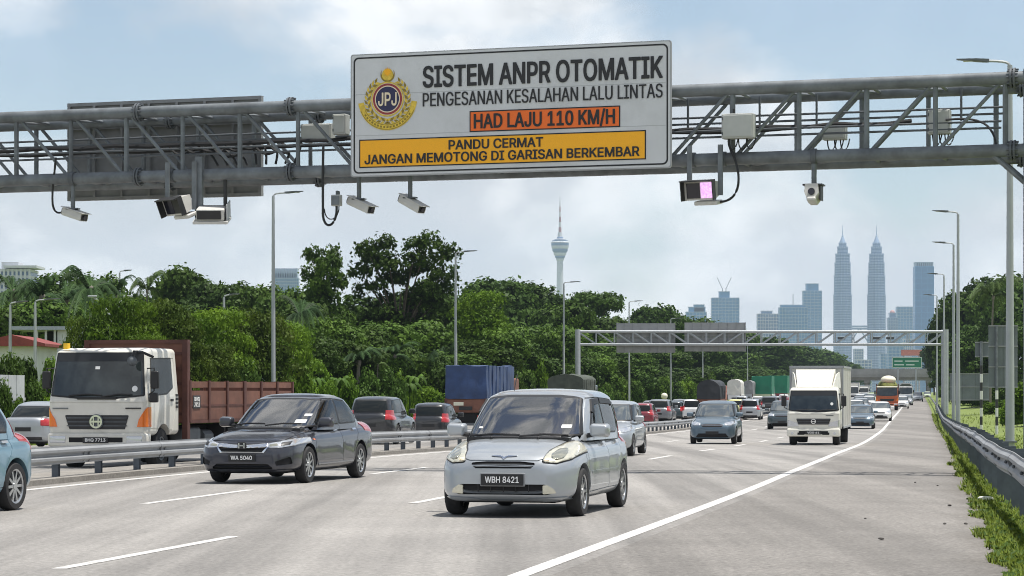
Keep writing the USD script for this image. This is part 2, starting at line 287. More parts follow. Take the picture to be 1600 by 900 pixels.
# ------------------------------------------------------------------ W-beam barriers
WB = [(0, .0), (.0, .035), (.055, .085), (.055, .14), (0, .19), (0, .215), (.055, .265), (.055, .32), (0, .37), (0, .405)]   # (proud, height) of the corrugated beam
def wbeam(pts, z0, side, thick=.012):
    """pts: polyline in plan with heights; side: +1 when the corrugation stands out to the right of the run."""
    pts = np.asarray(pts); t = np.gradient(pts[:, :2], axis=0); t /= np.linalg.norm(t, axis=1, keepdims=True); nrm = np.stack([t[:, 1], -t[:, 0]], 1) * side
    prof = [(a * .85 + .02, b * .74) for a, b in WB] + [(a * .85 + .02 - thick, b * .74) for a, b in WB[::-1]]; k = len(prof); v = []
    for p, n in zip(pts, nrm):
        for a, b in prof: v.append((p[0] + n[0] * a, p[1] + n[1] * a, p[2] + z0 + b))
    f = []
    for i in range(len(pts) - 1):
        for j in range(k):
            q = (j + 1) % k; f += [[i * k + j, i * k + q, (i + 1) * k + q, (i + 1) * k + j]]
    f = np.array(f); tris = np.vstack([f[:, [0, 1, 2]], f[:, [0, 2, 3]]])
    cap = [[0, j, j + 1] for j in range(1, k - 1)]; e = (len(pts) - 1) * k; cap += [[e, e + j + 1, e + j] for j in range(1, k - 1)]
    m = trimesh.Trimesh(np.array(v), np.vstack([tris, cap]), process=False); return m
post_mesh = cat(box(-.055, .055, -.05, -.04, -.3, .52), box(-.055, .055, .04, .05, -.3, .52), box(-.006, .006, -.04, .04, -.3, .52))
med = thing('crash_barrier', 'grey steel W-beam crash barrier dividing the two carriageways, behind the dark sedan', 'crash barrier')
ys = np.arange(26, 470, 4.0)
for i in range(len(ys) - 1):
    yy = np.linspace(ys[i], ys[i + 1] + .25, 3); off = .006 * (i % 2)
    part(med, 'beam', wbeam([R(BAR + off, y) for y in yy], .30, 1), galv_light, smooth=40)
for i, y in enumerate(np.arange(27, 300, 2.0)):
    p = R(BAR - .06, y); part(med, 'post', xf(post_mesh, rz=-heading(y), t=p + V(0, 0, .06)), post_m, smooth=False)
_bo = PchipInterpolator([-60, 10, 20, 27, 32.4, 38, 48, 68, 125, 297, 600], [8.5, 5.3, 4.55, 4.15, 3.9, 3.65, 3.45, 3.27, 3.5, 4.05, 4.2])
def boff(Y): return float(_bo(Y))
gr = thing('crash_barrier', 'weathered steel guard rail with a dented stretch, beside the grassy shoulder edge', 'crash barrier')
ys = np.arange(14, 560, 4.0); rb = np.random.default_rng(2)
def gpt(y):
    dent = math.exp(-((y - 59.5) / 1.6) ** 2)
    return R(boff(y) + .28 * dent + .008 * math.sin(y * .7), y, .008 * math.sin(y * 1.1) - .10 * dent)
for i in range(len(ys) - 1):
    part(gr, 'beam', wbeam([gpt(y) + V(.006 * (i % 2), 0, 0) for y in np.linspace(ys[i], ys[i + 1] + .25, 6)], .465, -1), galv_light, smooth=40)
post_mesh2 = cat(box(-.08, .08, -.075, -.062, -.4, .78), box(-.08, .08, .062, .075, -.4, .78), box(-.008, .008, -.062, .062, -.4, .78))
for i, y in enumerate(np.arange(15, 300, 2.0)):
    p = gpt(y) + V(.11, 0, 0); part(gr, 'post', xf(post_mesh2, rz=-heading(y), t=p), post_m, smooth=False)
    if y < 90: part(gr, 'bolt', xf(trimesh.creation.icosphere(1, .022), t=gpt(y) + V(-.045, 0, .465 + .150)), steel_dark)

# ------------------------------------------------------------------ the gantry over the road and what hangs on it
GO, GA = V(9.36, 44.3, 0), -math.radians(18.31)
GX, GN = V(math.cos(GA), math.sin(GA), 0), V(-math.sin(GA), math.cos(GA), 0)
def gpos(x, y, z): return GO + GX * x + GN * y + V(0, 0, z)
def gx(px, y=0.0):
    k = (px - CX) / F; return (k * (GO[1] + y * GN[1]) - GO[0] - y * GN[0]) / (GX[0] - k * GX[1])
def gz(px, py, y=0.0):
    p = gpos(gx(px, y), y, 0); return EYE + (HY - py) * p[1] / F
ZT, ZB, DEP, XL = 7.14, 5.84, 1.45, -32.5
g = thing('sign_gantry', 'grey tubular steel truss gantry spanning the motorway, carrying the big white sign', 'gantry', GO, GA)
for y in (0, DEP):
    for z, nm in ((ZT, 'top_chord'), (ZB, 'bottom_chord')): part(g, nm, rod((XL, y, z), (.35, y, z), .118, 20), galv)
    part(g, 'column', rod((0, y, -.2), (0, y, ZT + .15), .19, 20), galv); part(g, 'column', rod((XL, y, -.2), (XL, y, ZT + .15), .19, 20), galv)
    for x in (0, XL): part(g, 'base_plate', box(x - .35, x + .35, y - .35, y + .35, .0, .04), galv)
part(g, 'column_tie', [rod((0, 0, z), (0, DEP, z), .06) for z in (1.5, 3.6, 5.2)] + [rod((0, 0, 1.5), (0, DEP, 3.6), .05)], galv)
PV = 1.255; mid = gx(560)
xs = np.arange(gx(1571), XL, -PV)
for y in (0, DEP):
    sh = 0.0 if y == 0 else .35
    for i, x in enumerate(xs):
        x = x - sh; part(g, 'upright', rod((x, y, ZB), (x, y, ZT), .045 if i % 2 else .05, 8), galv)
        if i + 1 < len(xs):
            x2 = x - PV
            a, b = ((x - .1, ZT), (x2 + .1, ZB)) if x > mid else ((x2 + .12, ZT), (x - .1, ZB))
            part(g, 'diagonal', rod((a[0], y, a[1] - .09), (b[0], y, b[1] + .09), .036, 8), galv)
for i, x in enumerate(xs):
    part(g, 'cross_member', rod((x, 0, ZT), (x, DEP, ZT), .035, 8), galv); part(g, 'cross_member', rod((x, 0, ZB), (x, DEP, ZB), .035, 8), galv)
    if i + 1 < len(xs): part(g, 'plan_brace', rod((x, 0, ZB), (x - PV, DEP, ZB), .03, 8), galv); part(g, 'plan_brace', rod((x, DEP, ZT), (x - PV, 0, ZT), .03, 8), galv)
for px in (1583, 455, 217):
    x = gx(px)
    for y in (0, DEP):
        for z in (ZT, ZB):
            fl = [rod((x + d - .018, y, z), (x + d + .018, y, z), .185, 20) for d in (-.03, .03)]
            fl += [rod((x - .10, y + .15 * math.cos(t), z + .15 * math.sin(t)), (x + .10, y + .15 * math.cos(t), z + .15 * math.sin(t)), .018, 6) for t in np.arange(0, 6.28, .785)]
            part(g, 'flange', fl, steel_dark)
for y, z in ((.25, 6.28), (.25, 6.40), (1.0, 6.62), (1.0, 6.74)): part(g, 'conduit', rod((XL, y, z), (gx(1562), y, z), .021, 6), steel_dark)
part(g, 'knee_brace', [rod((-.75, 0, ZB - .05), (.3, 0, ZB - 1.0), .05)], galv); part(g, 'knee_brace', [rod((-.75, DEP, ZB - .05), (.3, DEP, ZB - 1.0), .05)], galv)
rc = random.Random(5)
def sag(p, q, n=7, a=.07):
    t = np.linspace(0, 1, 24); pts = V(*p)[None] + (V(*q) - V(*p))[None] * t[:, None]; pts[:, 2] -= a * np.abs(np.sin(t * math.pi * n)) ; return pts
for y, z, x0, x1 in ((.3, 6.52, -31, gx(560)), (.32, 6.47, gx(560), gx(1420)), (.5, 6.44, -24, gx(1240))): part(g, 'cable', tube(sag((x0, y, z), (x1, y, z), rc.randint(6, 10), .05), .042, 6), cable)
for k in range(9):   # slack cables knotted about the middle of the left span
    x = gx(250 + 22 * k); part(g, 'cable', tube(bez((x, .4, 6.5), (x + .4, .3, 5.9 + .1 * (k % 3)), (x + .6, .5, 6.9 - .12 * (k % 4)), (x + 1.1 - .1 * k, .4, 6.05)), .026, 5), cable)
part(g, 'cable', tube(bez((gx(1475), .2, 6.45), (gx(1530), .2, 6.5), (gx(1550), .1, 6.35), (gx(1556), .05, 5.95)), .022), cable)
for px in (1075, 1187, 1276, 1502):
    x = gx(px, .9); part(g, 'hanger', rod((x, .9, 6.5), (x, .9, ZT - .05), .022, 6), steel_dark)

# the big white sign, its panel, border, lettering, coloured boxes and crest
SY = -.34
sx0, sx1 = gx(548, SY), gx(1049, SY); sw = sx1 - sx0; szt, szb = gz(548, 87, SY), gz(548, 277, SY); sz1 = gz(1049, 61, SY)
szt = (szt + sz1) / 2; szb = (szb + gz(1049, 262, SY)) / 2; sh = szt - szb
sg = thing('overhead_sign', 'big white overhead traffic enforcement sign with crest, orange and amber boxes', 'sign', gpos(sx0, SY, szb), GA)
def rrect(x0, x1, z0, z1, r): return sbox(x0 + r, z0 + r, x1 - r, z1 - r).buffer(r, quad_segs=6)
part(sg, 'panel', prism(rrect(0, sw, 0, sh, .05), 'y', 0, .05), sign_frame)
part(sg, 'face', prism(rrect(.022, sw - .022, .022, sh - .022, .05), 'y', -.004, .004), white_sheet)
part(sg, 'border', prism(rrect(.062, sw - .062, .062, sh - .062, .10).difference(rrect(.092, sw - .092, .092, sh - .092, .08)), 'y', -.008, -.001), ink)
for i in range(6): part(sg, 'bracket', [box(sw * (i + .5) / 6 - .03, sw * (i + .5) / 6 + .03, .05, .20, .1, sh - .1)], steel_dark)
for z in (sh * .335, sh * .67): part(sg, 'panel_seam', box(.11, sw - .11, -.0055, .0, z - .004, z + .004), sign_frame)
U = sw / 501.0                                      # metres per pixel of the face, measured from its lower left corner
def words(name, t, x0, x1, zb, h, bold=True, mat=ink, lab=None, fat=0):
    ms = [xf(writing(t, h * U, (x1 - x0) * U, bold), t=(x0 * U + dx, -.009 - .0012 * q, zb * sh / 195)) for q, dx in enumerate((0, -fat, fat) if fat else (0,))]; part(sg, name, ms, mat, smooth=False, label=lab)
words('lettering', 'SISTEM ANPR OTOMATIK', 117, 488, 138.5, 30.5, lab='largest line of black lettering', fat=.006)
words('lettering', 'PENGESANAN KESALAHAN LALU LINTAS', 117, 488, 108, 20, False, fat=.005)
def panelbox(name, x0, x1, z0, z1, m):
    k = sh / 195; part(sg, name, prism(sbox(x0 * U, z0 * k, x1 * U, z1 * k), 'y', -.008, -.002), m)
    part(sg, name + '_border', prism(sbox(x0 * U, z0 * k, x1 * U, z1 * k).difference(sbox(x0 * U + .022, z0 * k + .022, x1 * U - .022, z1 * k - .022)), 'y', -.011, -.003), ink)
panelbox('orange_box', 191, 424, 65, 98, orange_sheet); panelbox('amber_box', 14, 463, 14, 59, amber_sheet)
words('lettering', 'HAD LAJU 110 KM/H', 198, 416, 71, 20.5, fat=.004); words('lettering', 'PANDU CERMAT', 158, 306, 39, 13.5, fat=.0025); words('lettering', 'JANGAN MEMOTONG DI GARISAN BERKEMBAR', 23, 453, 20, 13.5, fat=.0025)
# crest: wreath, ribbon, crown device, ringed medallion with the letters
cxx, czz = 60 * U, 122 * sh / 195; px_ = U
def ring(r0, r1, y0, y1, n=40, a0=0, a1=360, c=(0, 0)):
    t = np.radians(np.linspace(a0, a1, n + 1)); 
    if a1 - a0 >= 360: return prism(Point(*c).buffer(r1, quad_segs=12).difference(Point(*c).buffer(r0, quad_segs=12)) if r0 else Point(*c).buffer(r1, quad_segs=12), 'y', y0, y1)
    pts = [(c[0] + r1 * math.cos(a), c[1] + r1 * math.sin(a)) for a in t] + [(c[0] + r0 * math.cos(a), c[1] + r0 * math.sin(a)) for a in t[::-1]]; return prism(Polygon(pts), 'y', y0, y1)
def crest(nm, ms, m): part(sg, nm, [xf(q, t=(cxx, 0, czz)) for q in (ms if isinstance(ms, list) else [ms])], m, smooth=False)
r = 23.5 * px_
crest('crest_disc', ring(0, r * 1.12, -.009, -.003), cream); crest('crest_ring', ring(r * .80, r * 1.0, -.0125, -.004), maroon); crest('crest_medallion', ring(0, r * .80, -.012, -.004), navy)
crest('crest_fine_ring', ring(r * .80, r * .86, -.0145, -.005), cream); crest('crest_fine_ring', ring(r * 1.04, r * 1.12, -.0145, -.005), gold)
crest('crest_letters', [xf(writing('JPJ', 19 * px_, 30 * px_, True), t=(-15 * px_, -.014, -9.5 * px_))], cream)
leaves, leaves2 = [], []
for side in (-1, 1):
    for k in range(15):
        a = math.radians(-86 + k * 10.3)
        for rr, s, L in ((r * 1.27, 1, .10), (r * 1.50, -1, .09)):
            lf = Polygon([(-.5, 0), (-.1, .23), (.5, 0), (-.1, -.23)]); lf = affinity.scale(lf, L * 1.25, L * 1.25, origin=(0, 0)); ang = a + math.pi / 2 + s * .55
            lf = affinity.rotate(lf, math.degrees(ang), origin=(0, 0)); c = (rr * math.cos(a), rr * math.sin(a) - r * .05)
            if side < 0: lf = affinity.scale(lf, -1, 1, origin=(0, 0)); c = (-c[0], c[1])
            (leaves if (k + (s > 0)) % 2 else leaves2).append(prism(affinity.translate(lf, *c), 'y', -.011, -.003))
crest('crest_wreath', leaves, gold); crest('crest_wreath', leaves2, gold_dark)
crest('crest_ribbon', [ring(r * 1.62, r * 2.02, -.013, -.002, 30, 200, 340, (0, r * .02)), ring(r * 1.60, r * 1.98, -.011, -.002, 6, 190, 204, (-.02, r * .12)), ring(r * 1.60, r * 1.98, -.011, -.002, 6, -24, -10, (.02, r * .12))], gold)
crest('crest_ribbon_line', [ring(r * 1.66, r * 1.70, -.0145, -.004, 30, 203, 337, (0, r * .02)), ring(r * 1.94, r * 1.98, -.0145, -.004, 30, 203, 337, (0, r * .02))] + [ring(r * 1.76, r * 1.88, -.0145, -.004, 2, a, a + 4, (0, r * .02)) for a in range(212, 328, 7)], gold_dark)
cy = 37 * px_
crest('crest_crescent', Manifold.batch_boolean([ring(0, 11.5 * px_, -.010, -.003, c=(0, cy)), ring(0, 10 * px_, -.02, .01, c=(0, cy + 3.2 * px_))], __import__('manifold3d').OpType.Subtract), gold_dark)
crest('crest_crown', [ring(0, 9 * px_, -.011, -.003, c=(0, cy))], gold)
star = Polygon([(px_ * (7.4 if k % 2 == 0 else 3.6) * math.sin(k * math.pi / 14), cy + 3.5 * px_ + px_ * (7.4 if k % 2 == 0 else 3.6) * math.cos(k * math.pi / 14)) for k in range(28)])
crest('crest_star', prism(star, 'y', -.014, -.004), amber_sheet)

# the sign seen from behind, fixed to the far side of the gantry
BY = DEP + .30
bx0, bx1 = gx(105, BY), gx(408, BY); bw = bx1 - bx0; bt = (gz(105, 172, BY) + gz(408, 160, BY)) / 2; bb = (gz(105, 314, BY) + gz(408, 306, BY)) / 2; bt += .14; bh = bt - bb
bs = thing('rear_of_sign', 'dark grey rear of a large sign on the far side of the gantry', 'sign', gpos(bx0, BY, bb), GA)
nc = 7
for i in range(nc): part(bs, 'panel', box(bw * i / nc + .006, bw * (i + 1) / nc - .006, .06, .09, .03, bh - .03), alu)
part(bs, 'frame', [box(0, bw, .0, .12, bh - .07, bh), box(0, bw, 0, .12, 0, .07), box(0, .07, 0.001, .119, .07, bh - .07), box(bw - .07, bw, 0.001, .119, .07, bh - .07)], alu)
for z in (.45, 1.0, 1.5): part(bs, 'stiffener', box(.07, bw - .07, .015, .06, z, z + .06), alu)
for i in range(1, nc): part(bs, 'stiffener', box(bw * i / nc - .025, bw * i / nc + .025, -.02, .014, .07, bh - .07), alu)
for i in range(3): part(bs, 'clamp', cbox((bw * (i + .5) / 3, -.10, bt - bb - .42), (.08, .22, .08)), steel_dark)

def bolted(name, label, cat_, px, py, y=-.13): return thing(name, label, cat_, gpos(gx(px, y), y, gz(px, py, y)), GA)
S = 78.0                                              # pixels per metre at the gantry
def cabinet(label, px0, px1, py0, py1, y, mat=box_grey, cables=True):
    pm = (px0 + px1) / 2; b = bolted('equipment_cabinet', label, 'cabinet', pm, py1, y); w = gx(px1, y) - gx(px0, y); h = gz(pm, py0, y) - gz(pm, py1, y)
    part(b, 'case', rbox(-w / 2, w / 2, 0, .24, 0, h, .02), mat); part(b, 'door', rbox(-w / 2 + .03, w / 2 - .03, -.015, .02, .03, h - .03, .01), mat)
    part(b, 'hinge', [box(-w / 2 + .012, -w / 2 + .03, -.02, .0, h * k, h * k + .05) for k in (.15, .75)], steel_dark); part(b, 'bracket', box(-w * .12, w * .12, .24, .34, h * .1, h * .9), steel_dark)
    if cables:
        for k in (-.3, 0, .25): part(b, 'lead', tube(bez((k * w, .1, 0), (k * w, .1, -.25), (k * w + .12, .12, -.28), (k * w + .16, .16, .02)), .013, 5), cable)
cabinet('pale grey equipment cabinet on the gantry just right of the white sign', 1127, 1177, 177, 216, -.30)
cabinet('small grey cabinet mounted low behind the truss, midway along the right span', 1284, 1321, 191, 218, .9)
cabinet('dark grey cabinet behind an upright near the right end of the gantry', 1449, 1484, 171, 209, .25)
cabinet('wide beige-grey cabinet in the truss just left of the white sign', 469, 517, 193, 221, .35, cables=False)
cabinet('narrow upright grey cabinet squeezed between wide cabinet and white sign', 519, 540, 178, 210, .15, cables=False)

def bullet(label, px, py, yaw, pitch=.28, cab=None, L=.60):
    """A weatherproof camera on a drop tube under the lower chord; the lens end points along the yaw."""
    t = bolted('enforcement_camera', label, 'camera', px, py, 0.0); p0 = V(0, 0, 0)
    zc = ZB - gz(px, py, 0.0)
    part(t, 'drop_tube', rod((0, 0, .1), (0, 0, zc - .1), .045, 10), galv); part(t, 'clamp', [rod((-.05, 0, zc), (.05, 0, zc), .145, 16)], steel_dark); part(t, 'mount_plate', cbox((0, 0, .10), (.26, .14, .025)), steel_dark)
    rot = lambda m: xf(xf(m, ry=pitch), rz=yaw)
    sec = Polygon([(-.09, -.08), (.09, -.08), (.105, -.02), (.09, .075), (-.09, .075), (-.105, -.02)])
    part(t, 'housing', rot(prism(sec, 'x', -L / 2, L / 2).translate((0.06, 0, 0))), camera_shell, smooth=False)
    part(t, 'sun_shield', rot(box(-L / 2 + .02, L / 2 + .14, -.115, .115, .082, .094)), camera_shell, smooth=False)
    part(t, 'front_bezel', rot(prism(Polygon([(-.075, -.065), (.075, -.065), (.08, .055), (-.08, .055)]), 'x', L / 2 + .055, L / 2 + .072)), black_plastic, smooth=False)
    part(t, 'lens', rot(rod((L / 2 + .06, 0, 0), (L / 2 + .095, 0, 0), .045, 14)), lens_glass)
    part(t, 'rear_cap', rot(prism(sec.buffer(-.012), 'x', -L / 2 - .03 + .06, -L / 2 + .065)), black_plastic, smooth=False)
    if cab is not None: part(t, 'lead', tube(cab, .022, 6), cable)
    return t
bullet('leftmost beige camera under the gantry, with a looped black cable', 114, 334, -.38, .26, bez((-.24, .09, .06), (-.66, .05, -.12), (-.40, -.05, .60), (-.34, -.10, 1.15), 18))
bullet('beige camera hanging below the left end of the white sign', 561, 319, -.42, .36)
bullet('beige camera hanging below the white sign, right of the crest', 641, 317, -.46, .42)
dome_t = bolted('enforcement_camera', 'short stubby camera hanging alone under the right span of the gantry', 'camera', 1272, 292, 0.0)
zc = ZB - gz(1272, 292, 0.0)
part(dome_t, 'drop_tube', rod((0, 0, .05), (0, 0, zc - .1), .05, 10), galv); part(dome_t, 'clamp', rod((-.05, 0, zc), (.05, 0, zc), .145, 16), steel_dark)
part(dome_t, 'hood', [cbox((0, -.02, .03), (.36, .34, .03)), box(.13, .15, -.15, .1, -.26, .02)], black_plastic, smooth=False)
part(dome_t, 'housing', xf(prism(Polygon([(-.13, .0), (.11, 0), (.13, -.18), (.05, -.30), (-.08, -.30), (-.14, -.16)]), 'y', -.20, .16), rx=-.25), camera_shell, smooth=False)
part(dome_t, 'lens', xf(rod((0, -.23, -.16), (0, -.19, -.16), .065, 16), rx=-.25), lens_glass); part(dome_t, 'chin', xf(rbox(-.085, .085, -.24, 0, -.34, -.26, .03), rx=-.25), camera_shell)

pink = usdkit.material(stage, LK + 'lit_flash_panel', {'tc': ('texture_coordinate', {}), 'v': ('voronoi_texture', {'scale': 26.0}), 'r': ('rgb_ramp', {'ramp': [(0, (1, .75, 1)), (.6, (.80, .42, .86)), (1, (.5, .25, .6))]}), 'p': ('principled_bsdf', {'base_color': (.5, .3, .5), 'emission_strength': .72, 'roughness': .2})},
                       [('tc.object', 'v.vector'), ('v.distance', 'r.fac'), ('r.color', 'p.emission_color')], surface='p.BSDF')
def flash(label, px, py, lit, yaw, pitch):
    t = bolted('flash_unit', label, 'flash unit', px, py, -.25); rot = lambda m: xf(xf(m, rx=pitch), rz=yaw)
    w, h = .60, .36
    part(t, 'case', rot(Manifold.batch_hull([box_m for box_m in (mf(box(-w / 2, w / 2, -.13, -.11, -h / 2, h / 2)), mf(box(-w / 2 + .08, w / 2 - .05, .16, .18, -h / 2 + .05, h / 2 - .04)))])), camera_shell, smooth=False)
    part(t, 'hood', rot(cat(box(-w / 2 - .02, w / 2 + .02, -.30, -.08, h / 2, h / 2 + .02), box(-w / 2 - .02, -w / 2, -.27, -.08, -h / 2, h / 2), box(w / 2, w / 2 + .02, -.2, -.08, -h / 2, h / 2))), black_plastic, smooth=False)
    part(t, 'dark_window', rot(box(-w / 2 + .05, .02, -.145, -.128, -h / 2 + .04, h / 2 - .04)), lens_glass, smooth=False)
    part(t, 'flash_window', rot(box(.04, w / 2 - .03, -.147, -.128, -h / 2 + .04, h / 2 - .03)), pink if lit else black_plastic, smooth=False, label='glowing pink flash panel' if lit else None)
    part(t, 'bottom_tray', rot(rbox(-.14, .34, -.1, .16, -h / 2 - .10, -h / 2 - .02, .02)), camera_shell)
    zc = ZB - gz(px, py, -.25)
    for x in (-.25, .34): part(t, 'drop_bar', [box(x - .045, x + .045, .02, .06, -.1 if x > 0 else .1, zc + .25)], galv, smooth=False); part(t, 'bar_clamp', rod((x - .06, .25, zc), (x + .06, .25, zc), .14, 16), steel_dark)
    return t
fl = flash('boxy flash unit with glowing pink panel, hanging right of the white sign', 1097, 297, True, -.22, .16)
part(fl, 'lead', tube(bez((.25, .0, -.22), (.75, 0, -.30), (.80, 0, .25), (.52, .1, .75), 18), .024), cable)
part(fl, 'lead', tube(bez((.52, .1, .75), (.40, .1, 1.0), (.62, .1, 1.15), (.58, .1, 1.5), 10), .024), cable)
fl2 = flash('boxy flash unit with dark windows, tilted down left of the white sign', 278, 320, False, -.50, .40)
tr = bolted('radar_unit', 'flat beige radar unit on a thick drop tube beside the dark flash unit', 'radar', 333, 340, -.1)
rot = lambda m: xf(xf(m, rx=.25), rz=.30)
part(tr, 'head', rot(rbox(-.30, .26, -.3, .22, -.02, .22, .03)), camera_shell); part(tr, 'underside_plate', rot(box(-.36, .33, -.36, .26, -.07, -.02)), camera_shell, smooth=False); part(tr, 'grille', rot(box(-.28, .2, -.32, -.29, .02, .19)), black_plastic, smooth=False)
part(tr, 'side_plate', rot(box(.30, .315, -.28, .3, -.05, .30)), sign_frame, smooth=False)
zc = ZB - gz(333, 340, -.1); xo = gx(312) - gx(333)
part(tr, 'drop_tube', [box(xo - .075, xo + .075, -.06, .02, .0, zc + .35)], galv, smooth=False); part(tr, 'drop_tube', rod((.22, .1, .1), (.22, .1, zc - .1), .04), black_plastic)
jb = bolted('junction_box', 'small grey junction box dangling from a looped black cable beside the sign', 'junction box', 526, 322, -.14)
part(jb, 'case', rbox(-.10, .10, -.06, .06, 0, .22, .015), box_grey); part(jb, 'lid', rbox(-.085, .085, -.075, -.055, .02, .20, .008), galv); part(jb, 'bracket', box(-.02, .02, .0, .12, .21, .30), steel_dark)
part(jb, 'lead', tube(np.vstack([bez((.0, 0, 0), (.02, 0, -.45), (-.30, 0, -.50), (-.29, 0, -.1), 16), bez((-.29, 0, -.06), (-.29, 0, .3), (-.29, -.02, .6), (-.28, .0, 1.2), 12)]), .025), cable)
part(jb, 'lead', tube(bez((.05, 0, 0), (.06, 0, -.30), (-.24, 0, -.36), (-.26, 0, -.05), 14), .012), cable)

# ------------------------------------------------------------------ street lamps
lamp_m = M('lamp_column_grey', (.33, .35, .36), .5, .2, var=.1, vscale=1.0)
lamp_head_m = M('lamp_head_dark', (.11, .12, .13), .5, .2)
def lamp(label, cat_, x, y, z, h, arm, head, rz, group=None, r0=.11):
    t = thing('street_lamp', label, cat_, (x, y, z), rz, group)
    part(t, 'column', rod((0, 0, -.2), (0, 0, h), r0, 12, .55 * r0), lamp_m); part(t, 'base_flange', cbox((0, 0, .02), (.4, .4, .05)), galv)
    part(t, 'arm', tube(bez((0, 0, h - .05), (0, 0, h + .12), (.1 * arm, 0, h + .14), (.55 * arm, 0, h + .16), 8), .045), lamp_m)
    s = 1 if arm > 0 else -1
    part(t, 'lamp_head', Manifold.batch_hull([Manifold.cube((.15, .14, .10), True).translate((arm * .45, 0, h + .16)), Manifold.cube((.3, .30, .05), True).translate((arm * .75, 0, h + .20)), Manifold.cube((.1, .12, .03), True).translate((arm, 0, h + .22))]), lamp_head_m)
    part(t, 'diffuser', cbox((arm * .75, 0, h + .165), (abs(arm) * .3, .2, .03)), box_grey); return t
for px, py, Y, off, lab in ((1578, 92, 75, 0, 'nearest street lamp on the right, its head rising above the gantry end'), (1497, 329, 131, 0, 'tall street lamp on the right, second nearest, clear of the gantry'), (1490, 378, 158, 0, 'right-hand street lamp, just behind and lower than the second'),
                       (1475, 427, 203, 0, 'right-hand street lamp rising beside the far gantry post'), (1464, 460, 246, 0, 'small far right-hand street lamp against the blue glass tower')):
    p = at(px, py, Y); lamp(lab, 'street lamp', p[0], Y, Z(Y) + .2, p[2] - Z(Y) - .4, -1.55 if Y < 100 else -1.3, 1, -heading(Y), None, .14 if Y < 100 else .12)
for px, py, Y, lab in ((427, 300, 124, 'nearest street lamp on the left, tall beside the brown cargo bed'), (712, 392, 175, 'street lamp on the left, rising behind the blue tarpaulin lorry'), (881, 440, 226, 'left-hand street lamp standing just in front of the telecom tower'),
                   (983, 470, 275, 'left-hand street lamp near the left sign of the far gantry'), (1048, 497, 325, 'far left-hand street lamp between the two rear sign boards'), (1098, 510, 376, 'thin far lamp behind the second rear sign board'), (1168, 527, 470, 'thin far lamp above the green lorry')):
    p = at(px, py, Y); lamp(lab, 'street lamp', p[0], Y, Z(Y), p[2] - Z(Y) - .2, 1.5, 1, -heading(Y), None, .13)
for px, py, Y, b in ((16, 468, 135, 0), (55, 464, 135, 1), (350, 457, 150, 0), (187, 420, 190, 0)):
    p = at(px, py, Y); lab = {16: 'short pale lamp post far left among the palms', 55: 'short lamp post with arched arm among the palms', 350: 'pale lamp post above the light green hedge', 187: 'thin dark mast lamp rising above the palms'}[px]
    lamp(lab, 'street lamp', p[0], Y, 0.5, p[2] - .8, .9 + .4 * b, 1, 0, None, .12)
p = at(172, 462, 140); yl = thing('street_lamp', 'pale lamp post with two arms in a Y, in front of the palms', 'street lamp', (p[0], 140, .5))
part(yl, 'column', rod((0, 0, 0), (0, 0, p[2] - 1.9), .11, 10), lamp_m)
for s, nm in ((-1, 'arm'), (1, 'arm')): part(yl, nm, tube(bez((0, 0, p[2] - 1.9), (0, 0, p[2] - 1.4), (.35 * s, 0, p[2] - 1.0), (1.0 * s, 0, p[2] - .55)), .06), lamp_m); part(yl, 'lamp_head', rbox(s * 1.0 - .25, s * 1.0 + .25, -.12, .12, p[2] - .60, p[2] - .48, .03), lamp_m)

# ------------------------------------------------------------------ signs seen from behind on the right verge, with banded posts
band_w, band_b = M('post_white', (.66, .66, .62), .5), M('post_black', (.03, .03, .03), .5)
def banded(t, x, z1, r=.07):
    n = int(z1 / .42)
    for k in range(n): part(t, 'post_band', rod((x, 0, -.1 + k * .42), (x, 0, -.1 + (k + 1) * .42), r, 12), band_b if k % 2 else band_w)
    part(t, 'post', rod((x, 0, n * .42 - .1), (x, 0, z1 + .8), r * .96, 12), galv)
def rearsign(label, px0, px1, py0, py1, Y, posts, banding=True, cols=2, ztop=None, zg=None):
    a, b = at(px0, py0, Y), at(px1, py1, Y); w, h = b[0] - a[0], a[2] - b[2]; zg = Z(Y) + .15
    t = thing('road_sign', label, 'sign', (a[0], Y, zg)); z0 = b[2] - zg
    for c in range(cols):
        for k in range(max(1, int(round(h / 1.1)))):
            n = max(1, int(round(h / 1.1))); part(t, 'panel', box(w * c / cols + .01, w * (c + 1) / cols - .01, 0.10, .13, z0 + h * k / n + .01, z0 + h * (k + 1) / n - .01), alu_mid)
    for k in range(max(1, int(round(h / 1.1))) + 1): part(t, 'rail', box(0, w, .05, .10, z0 + k * h / max(1, int(round(h / 1.1))) - .03, z0 + k * h / max(1, int(round(h / 1.1))) + .03), alu_pale)
    for pf in posts:
        if banding: banded(t, w * pf, z0 - .05)
        part(t, 'post', rod((w * pf, 0, max(0, z0 - .1) if banding else -.2), (w * pf, 0, z0 + h), .065, 10), galv)
rearsign('tall grey rear of a road sign behind the nearest right lamp, banded posts', 1545, 1591, 509, 605, 118, (.27, .80))
rearsign('small grey rear of a twin sign on a banded post, right verge', 1524, 1546, 535, 557, 122, (.42,), cols=1)
rearsign('wide low grey rear of a road sign near the far gantry post', 1484, 1546, 584, 625, 190, (.2, .8), False, 3)

